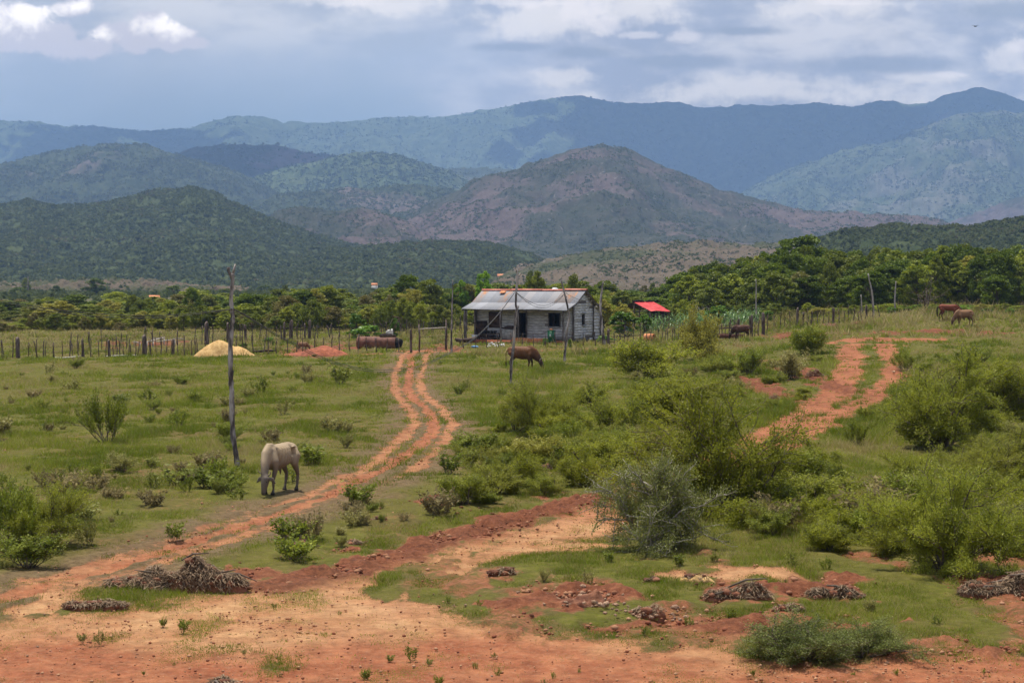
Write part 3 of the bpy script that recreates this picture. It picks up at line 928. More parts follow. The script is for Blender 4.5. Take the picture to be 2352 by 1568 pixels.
def branch_system(rng, stems, L0, levels, spread, curve=0.35, kids=(4, 6), r0=0.03, decay=0.6, z0=0.0, up=0.4):
    """returns list of (pts, radii) and list of terminal twigs (start, end)"""
    out, twigs = [], []

    def grow(p, d, L, r, lev):
        n = 5
        pts = [p]
        dd = np.array(d)
        for _ in range(n):
            dd = dd + rng.normal(size=3) * curve * 0.5 + np.array([0, 0, up * 0.12])
            dd /= np.linalg.norm(dd)
            pts.append(pts[-1] + dd * L / n)
        out.append((pts, [r * (1 - 0.62 * i / n) for i in range(n + 1)], lev))
        if lev >= levels:
            twigs.append((pts[0], pts[2], pts[-1]))
            return
        k = rng.integers(kids[0], kids[1] + 1)
        for q in range(k):
            f = 0.25 + 0.75 * (q + rng.random() * 0.8) / k
            i = min(int(f * n), n - 1)
            base = pts[i] + (pts[i + 1] - pts[i]) * (f * n - i if f < 1 else 1)
            dirn = dd + rng.normal(size=3) * np.array([1, 1, 0.6]) * spread
            dirn /= np.linalg.norm(dirn)
            grow(base, dirn, L * decay * rng.uniform(0.7, 1.2), r * 0.5, lev + 1)
    for s in range(stems):
        a = 2 * math.pi * (s + rng.random()) / stems
        tilt = rng.uniform(0.25, 1.0)
        d = np.array([math.cos(a) * tilt, math.sin(a) * tilt, 1.0])
        d /= np.linalg.norm(d)
        grow(np.array([math.cos(a) * 0.05, math.sin(a) * 0.05, z0 - 0.08]), d, L0 * rng.uniform(0.75, 1.15), r0, 0)
    return out, twigs


def branches_mesh(name, out, maxlev=9, rmin=0.004):
    m = MB()
    for pts, rad, lev in out:
        if lev > maxlev:
            continue
        m.tube(pts, [max(q, rmin) for q in rad], 5 if lev == 0 else 3)
    return m.mesh(name)


def make_bush(seed, leafm, barkm, L0=1.0, stems=7, levels=2, leaf=0.05, per=26, spread=0.75, kids=(5, 8), thick=0.028, scatter=0.10, droop=0.0, up=0.4, elong=1.8):
    """height about 1.7*L0, width about 3*L0, then rescaled to height 1 and half-width 1"""
    rng = np.random.default_rng(seed)
    out, twigs = branch_system(rng, stems, L0, levels, spread, kids=kids, r0=thick, up=up)
    C, D = [], []
    for a, b, c_ in twigs:
        a, b, c_ = map(np.array, (a, b, c_))
        t_ = rng.random(per)[:, None]
        p = (1 - t_) ** 2 * a + 2 * t_ * (1 - t_) * b + t_ ** 2 * c_
        C.append(p + rng.normal(size=(per, 3)) * scatter)
        D.append(np.repeat((c_ - a)[None], per, 0) / (np.linalg.norm(c_ - a) + 1e-6) + rng.normal(size=(per, 3)) * 0.6)
    C, D = np.concatenate(C), np.concatenate(D)
    C[:, 2] = np.abs(C[:, 2]) + 0.02
    V, Q = leaf_quads(C, leaf, rng, elong, dirs=D)
    tone = np.clip(0.5 + (vn(C[:, 0] * 2.5, C[:, 1] * 2.5 + C[:, 2] * 3, seed) - 0.5) * 0.9 + rng.normal(size=len(C)) * 0.18, 0, 1)
    W_ = np.percentile(np.hypot(C[:, 0], C[:, 1]), 96)
    H_ = np.percentile(C[:, 2], 98.5)
    crown = mesh_np('crown', V, [Q], {'v': np.repeat(tone, 4)})
    crown.materials.append(leafm)
    stem = branches_mesh('trunk', out, 2)
    stem.materials.append(barkm)
    return crown, stem, W_, H_


def make_tree(seed, leafm, barkm, H=8.0, Wd=3.4, trunk=0.16, clumps=60, per=130, leaf=0.26, low=0.18, shape=0.8, gap=0.0):
    rng = np.random.default_rng(seed)
    out = []
    top = np.array([rng.normal() * 0.3, rng.normal() * 0.3, H * 0.62])
    n = 6
    tp = [np.array([0, 0, -0.2])]
    for i in range(1, n + 1):
        tp.append(top * i / n + rng.normal(size=3) * np.array([.12, .12, 0]))
    out.append((tp, [trunk * (1.15 - 0.8 * i / n) for i in range(n + 1)], 0))
    C = []
    lob = rng.uniform(0.6, 1.15, 9)
    for k in range(clumps):
        z = low + (1 - low) * rng.random() ** 0.8
        a = rng.random() * 6.283
        rr = Wd * (math.sin(math.pi * min(1, (z - low) / (1 - low) * 0.82 + 0.16)) ** shape) * lob[int(a / 6.284 * 9)]
        q = rr * rng.uniform(0.35, 1.0) ** 0.6
        c_ = np.array([math.cos(a) * q, math.sin(a) * q, z * H * rng.uniform(0.93, 1.04)])
        if k < 26:
            i = min(n - 1, int(c_[2] / H * n * 0.8))
            s = tp[i]
            mid = (s + c_) / 2 + rng.normal(size=3) * 0.25
            out.append(([s, mid, c_], [trunk * 0.35, trunk * 0.22, trunk * 0.08], 1))
        sc_ = Wd * rng.uniform(0.13, 0.27)
        p = rng.normal(size=(int(per * rng.uniform(0.6, 1.3)), 3))
        p /= np.linalg.norm(p, axis=1, keepdims=True)
        p *= (rng.random((len(p), 1)) ** 0.4) * np.array([1.15, 1.15, 0.7]) * sc_
        C.append(np.column_stack([c_ + p, np.full(len(p), np.clip(rng.normal(0.5, 0.2), 0.1, 0.9))]))
    C = np.concatenate(C)
    tone = np.clip(C[:, 3] + rng.normal(size=len(C)) * 0.14, 0, 1)
    V, Q = leaf_quads(C[:, :3], leaf, rng, 1.4, flat=0.7)
    crown = mesh_np('crown', V, [Q], {'v': np.repeat(tone, 4)})
    crown.materials.append(leafm)
    stem = branches_mesh('trunk', out, 2, 0.015)
    stem.materials.append(barkm)
    return crown, stem, Wd, H


def plant_thing(name, proto, loc, label, cat, group, w_, h_, rz=None, parts=('crown', 'trunk')):
    """proto = (crown mesh, trunk mesh, half width, height); w_ half width wanted, h_ height wanted"""
    crown, stem, W0, H0 = proto
    o = empty(name, loc, label, cat, group, random.uniform(0, 6.28) if rz is None else rz, (w_ / W0, w_ / W0, h_ / H0))
    obj(parts[0], crown, None, o)
    obj(parts[1], stem, None, o)
    return o


ACA = [make_bush(100 + i, M['leaf_acacia'], M['bark'], L0=1.1, stems=7 + i % 4, levels=2, leaf=0.030, per=46, kids=(4, 8), scatter=0.05, spread=0.62 + 0.1 * (i % 3), up=0.15 + 0.15 * (i % 2), thick=0.03, elong=2.0) for i in range(6)]
FEA = [make_bush(180 + i, M['leaf_feather'], M['bark'], L0=1.1, stems=9 + i, levels=2, leaf=0.030, per=50, kids=(5, 8), scatter=0.06, spread=0.75, up=0.2, thick=0.03, elong=2.0) for i in range(2)]
OLV = [make_bush(120 + i, M['leaf_weed'], M['bark'], stems=8 + 2 * i, levels=2, leaf=0.034, per=30, kids=(3, 6), scatter=0.05, spread=0.4, up=0.8, thick=0.018) for i in range(4)]
BIG = [make_bush(190 + i, M['leaf_feather'] if i < 2 else M['leaf_acacia'], M['bark'], L0=1.1, stems=10 + i, levels=2, leaf=0.0165, per=120, kids=(5, 8), scatter=0.045, spread=0.7 + 0.08 * i, up=0.15, thick=0.028, elong=2.4) for i in range(4)]
GRY = make_bush(140, M['leaf_grey'], M['bark_pale'], L0=1.1, stems=12, levels=2, leaf=0.017, per=95, kids=(5, 9), scatter=0.045, spread=0.85, up=0.1, thick=0.035)
DNS = [make_bush(150 + i, M['leaf_tree'], M['bark'], stems=11, levels=2, leaf=0.045, per=30, kids=(6, 8), scatter=0.08, spread=0.6, up=0.6) for i in range(2)]
WEED = [make_bush(160 + i, M['leaf_weed'], M['bark'], L0=0.8, stems=5 + 2 * i, levels=1, leaf=0.070, per=14, kids=(3, 5), scatter=0.05, spread=0.35, up=1.2, thick=0.012, elong=1.6) for i in range(4)]
DRYW = [make_bush(166 + i, M['dry_leaf'], M['bark'], L0=0.8, stems=9, levels=1, leaf=0.05, per=16, kids=(4, 6), scatter=0.05, spread=0.3, up=1.0, thick=0.010, elong=2.6) for i in range(2)]
LOWB = make_bush(170, M['leaf_low'], M['bark'], stems=16, levels=2, leaf=0.020, per=60, kids=(4, 7), scatter=0.05, spread=0.55, up=-0.1, thick=0.02)


def bush(proto, px, py, wpx, hpx, name, label, cat='bush', group=None):
    p = at(px, py)
    k = F / p.y
    return plant_thing(name, proto, (p.x, p.y, gz(p.x, p.y) - 0.03), label, cat, group, wpx / 2 / k, hpx / k)


bush(GRY, 1495, 1253, 300, 195, 'acacia_bush', 'grey-green thorny bush with pale twigs, the nearest bush beside the red road')
bush(BIG[0], 1660, 1178, 470, 265, 'acacia_bush', 'wide bright green feathery bush behind the grey-green thorny bush')
bush(BIG[2], 2175, 1312, 340, 212, 'acacia_bush', 'large green bush in the lower right corner beside the root heap')
bush(BIG[3], 2165, 1030, 260, 190, 'acacia_bush', 'tall spreading bush right of where the red road bends')
bush(OLV[0], 2080, 985, 120, 110, 'bush', 'small bush with bare twigs on the right edge of the red road')
bush(LOWB, 1850, 1505, 300, 95, 'acacia_bush', 'low sprawling grey-green bush at the edge of the red bare earth, bottom right')
bush(LOWB, 1985, 1503, 240, 80, 'acacia_bush', 'low sprawling bush joined to the right of the bottom one')
bush(BIG[2], 95, 1255, 230, 135, 'bush', 'olive bush at the left edge above the sandy track')
bush(OLV[2], 30, 1265, 130, 160, 'bush', 'tall weedy bush cut by the left edge')
bush(OLV[0], 245, 1015, 140, 110, 'bush', 'lone round olive bush in the left pasture')
bush(BIG[2], 1240, 1000, 190, 115, 'acacia_bush', 'olive bush in the middle of the pasture below the grazing brown cow')
bush(ACA[0], 1185, 990, 120, 80, 'acacia_bush', 'smaller bush just left of the olive bush below the brown cow')
bush(FEA[1], 1482, 868, 180, 80, 'acacia_bush', 'flat open bush below the house gable with a dark forked stem')
bush(DNS[0], 1605, 825, 110, 100, 'bush', 'dense dark bush standing in front of the garden of maize')
bush(DNS[1], 1850, 815, 90, 60, 'bush', 'dark green bush on the left bank of the upper red road')
bush(OLV[1], 1815, 870, 110, 62, 'bush', 'green bush below the bank of the upper red road')
bush(OLV[2], 1720, 858, 100, 60, 'bush', 'feathery bush between the garden fence and the upper red road')
bush(ACA[2], 1420, 1000, 150, 90, 'acacia_bush', 'low bush between the pasture pole and the bright green bush')
bush(BIG[1], 1540, 970, 240, 100, 'acacia_bush', 'pale feathery bush behind the wide bright green bush')
bush(ACA[0], 1360, 935, 130, 60, 'acacia_bush', 'small feathery bush below the forked pasture pole on the right')
bush(BIG[1], 2290, 960, 210, 130, 'acacia_bush', 'feathery bush at the right edge below the light coloured cow')
bush(BIG[3], 2300, 1110, 220, 120, 'acacia_bush', 'bush at the right edge halfway down the slope')
bush(BIG[1], 2110, 1150, 170, 100, 'acacia_bush', 'loose bush above the large lower right bush')
bush(OLV[0], 1970, 1020, 70, 60, 'bush', 'small dark bush at the fork of the red road')
bush(OLV[2], 1925, 1155, 60, 90, 'bush', 'narrow dark bush standing alone right of the bright green bush')
bush(BIG[1], 1800, 1120, 150, 80, 'acacia_bush', 'low bush touching the right side of the bright green bush')
bush(DNS[0], 1750, 1222, 46, 62, 'bush', 'small dark shrub with a bare grey top right of the grey-green bush')
bush(OLV[1], 2340, 1230, 120, 80, 'bush', 'low bush at the right edge above the lower right bush')
bush(OLV[0], 2080, 850, 90, 50, 'bush', 'small bush right of the top of the red road')
bush(OLV[2], 2230, 850, 130, 55, 'bush', 'low bushy patch below the light coloured cow')


def away(px, py):
    """keep scattered plants off the tracks, bare earth and house"""
    p = at(px, py)
    x, y = np.array([p.x]), np.array([p.y])
    dm_ = min(dist_line(x, y, A_MID)[0], dist_line(x, y, A_LEFT)[0], dist_line(x, y, A_RIGHT)[0]) > 1.0
    db = min(dist_line(x, y, B_MUD)[0], dist_line(x, y, B_ROAD1)[0], dist_line(x, y, B_ROAD2)[0]) > 1.1
    return dm_ and db and not inpoly(x, y, DIRT)[0] and dist_line(x, y, HOUSE_PATH)[0] > 2.2


# scattered young bushes on the right-hand pasture
n = 0
while n < 190:
    py = 1290 - 470 * random.random() ** 0.75
    px = random.uniform(1060, 2420)
    if px < 1290 and py < 880:
        continue
    if px > 1880 and py < 800 or not away(px, py) or (py > 1235 and px < 1900):
        continue
    p = at(px, py)
    dns = vn(p.x / 9, p.y / 14, 5)
    if dns < 0.28 + (0.30 if px < 1420 else 0):
        continue
    h_ = random.uniform(0.25, 0.85) * (0.6 + 0.6 * dns)
    pr = random.choice(ACA + FEA + FEA + OLV + [DNS[1], DRYW[0]])
    plant_thing('young_bush', pr, (p.x, p.y, gz(p.x, p.y) - 0.03), 'young feathery green bush growing in the rough pasture right of the track', 'bush',
                'young bushes in the right-hand pasture', h_ * random.uniform(0.8, 1.5), h_)
    n += 1
# weeds on the left pasture
n = 0
while n < 170:
    py = 1330 - 510 * random.random() ** 0.7
    px = random.uniform(-30, 1230)
    if not away(px, py):
        continue
    p = at(px, py)
    if p.y < 34 and px > 500 or vn(p.x / 7, p.y / 11, 8) < 0.4:
        continue
    h_ = 0.16 + 0.5 * random.random() ** 2
    plant_thing('tall_weed', random.choice(WEED + OLV[:2] + DRYW), (p.x, p.y, gz(p.x, p.y) - 0.02), 'small weed standing above the grass of the left pasture', 'weed',
                'weeds in the left pasture', h_ * random.uniform(0.5, 1.2), h_, parts=('leaves', 'stem'))
    n += 1
n = 0
for px, py, hp in [(1030, 1380, 18), (1100, 1395, 16), (1560, 1300, 30), (1640, 1290, 26), (1820, 1300, 34), (1900, 1310, 30), (1400, 1290, 26), (2000, 1400, 30), (1480, 1460, 22), (1580, 1440, 26), (1680, 1420, 30), (1250, 1330, 24), (2150, 1430, 26), (205, 1250, 60), (400, 1240, 44), (500, 1100, 50), (350, 1120, 46), (600, 905, 40), (780, 880, 46), (1055, 905, 28), (650, 950, 40), (430, 1130, 36),
                   (1030, 1090, 50), (1080, 1070, 44), (1070, 895, 30)]:
    p = at(px, py)
    k = F / p.y
    plant_thing('leafy_shrub', WEED[n % 4], (p.x, p.y, gz(p.x, p.y) - 0.02), 'bright leafy low shrub growing near the tracks in the foreground pasture', 'shrub',
                'leafy low shrubs near the tracks', hp * 0.6 / k, hp / k, parts=('leaves', 'stem'))
    n += 1
# small plants on the bare earth
for px, py, hp in [(420, 1445, 26), (375, 1432, 16), (230, 1475, 26), (190, 1472, 18), (630, 1388, 14), (945, 1505, 34), (895, 1508, 16), (985, 1515, 14), (1090, 1520, 14), (840, 1545, 22), (1010, 1560, 20), (880, 1330, 12),
                   (640, 1545, 10), (1145, 1535, 16), (780, 1400, 10), (1270, 1545, 14), (1330, 1530, 10), (1500, 1560, 10), (560, 1500, 10), (1350, 1340, 34), (1730, 1540, 12), (1960, 1540, 10), (2060, 1540, 14), (2260, 1540, 12),
                   (400, 1520, 8), (330, 1540, 8), (1250, 1560, 14), (1135, 1500, 12)]:
    p = at(px, py)
    k = F / p.y
    plant_thing('small_weed', random.choice(WEED), (p.x, p.y, gz(p.x, p.y) - 0.06), 'small green weed sprouting from the bare red and tan earth', 'weed',
                'small weeds on the bare earth', hp * 0.65 / k, hp * 1.2 / k, parts=('leaves', 'stem'))


# ------------------------------------------------------------------ grass (uncountable): blades thinning out with distance
def grass(N, name, label, seed, dmin, dmax, hmin, hmax, wid, k=2.0, tuft=6, mode='green'):
    rng = np.random.default_rng(seed)
    n0 = int(N * 2.6)
    u = rng.uniform(-0.345, 0.345, n0)
    # density per ground area falls as 1/d^k
    a, b = dmin ** (2 - k) if k != 2 else math.log(dmin), dmax ** (2 - k) if k != 2 else math.log(dmax)
    q = rng.uniform(0, 1, n0)
    d = (a + (b - a) * q) ** (1 / (2 - k)) if k != 2 else np.exp(a + (b - a) * q)
    x, y = u * d, d
    dirt, tan_, mud_, dry_ = ground_masks(x, y)
    p = (1 - sst(0.15, 0.85, dirt)) * (1 - 0.7 * dry_)
    cl = fbm(x / 1.3, y / 2.0, 200, 3)
    p = p * (0.45 + 0.55 * sst(0.36, 0.60, cl)) + 0.04 * (1 - dirt)
    p = np.where(dirt > 0.8, 0.012 + 0.5 * sst(0.60, 0.68, fbm(x / .7, y / 1.2, 201, 3)) * (y > 20) * (mud_ < 0.9), p)
    ok = rng.random(n0) < p
    x, y, dirt = x[ok][:N], y[ok][:N], dirt[ok][:N]
    cl = cl[ok][:N]
    n = len(x)
    z = base_z(x, y) + (fbm(x / 2.2, y / 2.2, 23, 3) - 0.5) * 0.16 - 0.03
    hgt = rng.uniform(hmin, hmax, n) * (0.45 + 1.3 * sst(0.4, 0.75, cl)) * (0.55 + 0.45 * sst(38, 60, y)) * (1 + 0.9 * sst(-0.03, 0.03, x / y) * sst(34, 44, y) * sst(0.42, 0.6, fbm(x / 5, y / 7, 222, 3))) * np.where(dirt > 0.4, 0.45, 1)
    tone_t = np.clip(0.45 + (fbm(x / 4, y / 7, 210, 4) - 0.5) * 2.4 + rng.normal(size=n) * 0.12, 0, 1)
    X = np.repeat(x, tuft) + rng.normal(size=n * tuft) * 0.07
    Y = np.repeat(y, tuft) + rng.normal(size=n * tuft) * 0.07
    Z = np.repeat(z, tuft)
    Hh = np.repeat(hgt, tuft) * rng.uniform(0.5, 1.2, n * tuft)
    w_ = wid * np.repeat(np.clip(y / 45.0, 0.6, 3.2), tuft) * rng.uniform(0.6, 1.3, n * tuft)
    an = rng.uniform(0, 6.283, n * tuft)
    lean = rng.uniform(0.25, 1.1, n * tuft) * Hh
    la = rng.uniform(0, 6.283, n * tuft)
    bx, by = np.cos(an) * w_ / 2, np.sin(an) * w_ / 2
    P0 = np.stack([X - bx, Y - by, Z], -1)
    P1 = np.stack([X + bx, Y + by, Z], -1)
    P2 = np.stack([X + np.cos(la) * lean, Y + np.sin(la) * lean, Z + Hh], -1)
    V = np.stack([P0, P1, P2], 1).reshape(-1, 3)
    Fc = np.arange(n * tuft * 3).reshape(-1, 3)
    tone = np.repeat(np.clip(np.repeat(tone_t, tuft) + rng.normal(size=n * tuft) * 0.15, 0, 1), 3)
    o = obj(name, mesh_np(name, V, [Fc], {'v': tone}), M[mode])
    tag(o, label, None, None, 'stuff')


mt, t = material('grass_blades')
v = t.attr('v').outputs['Fac']
c = t.mix(t.ramp(v, 0.05, 0.75, smooth=False), (0.16, 0.215, 0.014), (0.34, 0.38, 0.038))
c = t.mix(t.ramp(v, 0.72, 1.0, smooth=False), c, (0.42, 0.34, 0.14))
c = t.mix(1.0, c, (0.82, 0.82, 0.82), 'MULTIPLY')
finish(t, c, 0.6, spec=0.2, trans=(0.42, c))
M['green'] = mt
mt, t = material('straw_blades')
v = t.attr('v').outputs['Fac']
c = t.mix(t.ramp(v, 0.0, 1.0, smooth=False), (0.20, 0.17, 0.05), (0.42, 0.34, 0.16))
finish(t, c, 0.8, spec=0.1, trans=(0.3, c))
M['straw'] = mt
grass(190000, 'grass', 'green grass covering the pasture', 301, 22, 125, 0.035, 0.14, 0.017, 2.6, 5, 'green')
grass(60000, 'grass', 'tufty green grass of the middle pasture', 305, 48, 150, 0.08, 0.22, 0.018, 1.8, 5, 'green')
grass(30000, 'grass', 'green grass on the far side of the pasture', 302, 110, 330, 0.12, 0.3, 0.03, 1.6, 5, 'green')
grass(46000, 'dry_grass', 'dry straw coloured grass among the green', 303, 22, 130, 0.06, 0.20, 0.015, 2.3, 4, 'straw')
grass(14000, 'dry_grass', 'pale dry grass behind the fences', 304, 125, 300, 0.2, 0.5, 0.03, 1.5, 5, 'straw')


# ------------------------------------------------------------------ trees
def trees(specs):
    pass


TT = [make_tree(200 + i, M['leaf_mid'] if i % 2 else M['leaf_tree'], M['bark'], H=8, Wd=3.3 + 0.3 * i, clumps=58, per=110, leaf=0.25, low=0.16) for i in range(4)]
TD = [make_tree(220 + i, M['leaf_dark'], M['bark'], H=9, Wd=3.8, clumps=75, per=115, leaf=0.27, low=0.10, shape=0.6) for i in range(4)]
TL = make_tree(240, M['leaf_lime'], M['bark'], H=7, Wd=2.6, clumps=42, per=110, leaf=0.24, low=0.3)
TB = make_tree(245, M['leaf_broad'], M['bark'], H=5, Wd=2.3, clumps=34, per=60, leaf=0.34, low=0.2)


def tree_at(proto, px, ytop, dist, wpx, name, label, cat='tree', group=None):
    b = gpt(px, dist)
    top = atd(px, ytop, dist).z
    h_ = max(top - b.z, 0.8)
    return plant_thing(name, proto, (b.x, b.y, b.z - 0.1), label, cat, group, wpx / 2 / F * dist, h_)


MIDTOP = [(-60, 695), (0, 690), (130, 690), (300, 682), (400, 680), (440, 664), (560, 682), (620, 672), (680, 660), (760, 655), (820, 688), (850, 668), (900, 655), (960, 655), (1010, 668), (1060, 655), (1120, 650), (1180, 662), (1230, 650), (1290, 650), (1330, 650), (1400, 655), (1470, 668), (1530, 672), (1560, 650)]
FORTOP = [(1520, 650), (1560, 615), (1600, 602), (1700, 592), (1760, 575), (1830, 560), (1900, 566), (1960, 566), (2050, 566), (2150, 562), (2250, 562), (2352, 560), (2460, 556)]


def ytop(tab, px):
    return float(np.interp(px, [a for a, _ in tab], [b for _, b in tab]))


# distinct trees of the middle line
tree_at(TD[0], 935, 636, 232, 90, 'tree', 'tall dark leafy tree standing above the tree line left of the farmhouse')
tree_at(TD[1], 985, 640, 226, 90, 'tree', 'dark tree joined to the right of the tall one left of the farmhouse')
tree_at(TL, 1110, 622, 230, 52, 'tree', 'bright lime green tree rising behind the left end of the farmhouse roof')
tree_at(TL, 1062, 642, 235, 44, 'tree', 'bright green tree between the dark trees and the farmhouse roof')
tree_at(TT[0], 1232, 628, 222, 60, 'tree', 'olive tree above the middle of the farmhouse roof')
tree_at(TT[1], 1318, 634, 224, 64, 'tree', 'round green tree above the right part of the farmhouse roof')
tree_at(TT[2], 755, 654, 235, 80, 'tree', 'yellowish tree above the red earth heap')
tree_at(TL, 690, 668, 236, 70, 'tree', 'light green tree left of the yellowish tree')
tree_at(TD[2], 440, 662, 236, 50, 'tree', 'small dark tree sticking up from the tree line left of the forked pole')
tree_at(TD[3], 305, 676, 236, 36, 'tree', 'pointed dark tree in the tree line at the left')
tree_at(TD[1], 1835, 541, 246, 150, 'tree', 'tallest dark tree of the right-hand wood')
random.seed(21)
for i in range(150):
    px = -60 + 1640 * (i + random.random()) / 150
    dist = random.uniform(196, 300)
    f = (dist - 196) / 104
    yt = ytop(MIDTOP, px) + (1 - f) * random.uniform(5, 42) + random.uniform(-6, 6)
    pr = random.choice(TT * 3 + TD)
    if random.random() < 0.25:
        yt -= random.uniform(3, 12)
    if 1020 < px < 1620 and dist < 205:
        dist = 212
    tree_at(pr, px, yt, dist, random.uniform(56, 110), 'tree', 'bushy olive green tree of the low tree line beyond the fences', 'tree', 'trees of the low tree line')
for i in range(150):
    px = -60 + 1640 * (i + random.random()) / 150
    dist = random.uniform(186, 200)
    if 1050 < px < 1480:
        continue
    yt = ytop(MIDTOP, px) + random.uniform(28, 58)
    tree_at(random.choice(TT), px, yt, dist, random.uniform(36, 70), 'thicket_shrub', 'low green shrub along the foot of the tree line', 'shrub', 'shrubs at the foot of the tree line')
for i in range(110):
    px = 1530 + 930 * (i + random.random()) / 110
    dist = random.uniform(192, 262)
    f = (dist - 192) / 70
    yt = ytop(FORTOP, px) + (1 - f) * random.uniform(20, 80) + random.uniform(-3, 14)
    tree_at(random.choice(TD + TD + TT[:2]), px, yt, dist, random.uniform(60, 115), 'forest_tree', 'dark green tree of the dense wood at the right', 'tree', 'trees of the right-hand wood')
for i in range(46):
    px = 1570 + 890 * (i + random.random()) / 46
    dist = random.uniform(176, 192)
    yt = 700 + random.uniform(-8, 16)
    tree_at(random.choice(TT + [TL] if px > 2000 else TT), px, yt, dist, random.uniform(36, 76), 'thicket_shrub', 'green shrub at the edge of the right-hand wood', 'shrub', 'shrubs along the right-hand wood')
for px, yt, wp, d_ in [(1385, 690, 60, 172), (1430, 700, 70, 170), (1350, 700, 50, 172)]:
    tree_at(TT[0], px, yt, d_, wp, 'shrub', 'green shrub behind the farmhouse near its right end', 'shrub', 'shrubs behind the farmhouse')
# valley trees
for px, yt, wp, d_, lab in [(220, 640, 58, 620, 'round dark tree on the grassy valley rise at the left'), (130, 656, 26, 640, 'narrow dark tree left of the round valley tree'), (60, 640, 24, 660, 'dark tree behind the far power pole'),
                            (42, 660, 46, 640, 'wide dark tree at the left edge of the valley'), (236, 672, 30, 600, 'low dark tree below the round valley tree'), (400, 655, 40, 560, 'dark tree group in the valley left of the forked pole'),
                            (520, 662, 36, 640, 'dark tree left of the far red roofs'), (610, 655, 44, 760, 'dark tree behind the far red roofs')]:
    tree_at(TD[random.randrange(4)], px, yt, d_, wp, 'tree', lab)
for px, yt in [(1218, 622), (655, 655), (1480, 655), (1500, 650), (1370, 652)]:
    tree_at(TT[3], px, yt, 420, 26, 'tree', 'slim feathery tree far behind the tree line', 'tree', 'slim far trees')


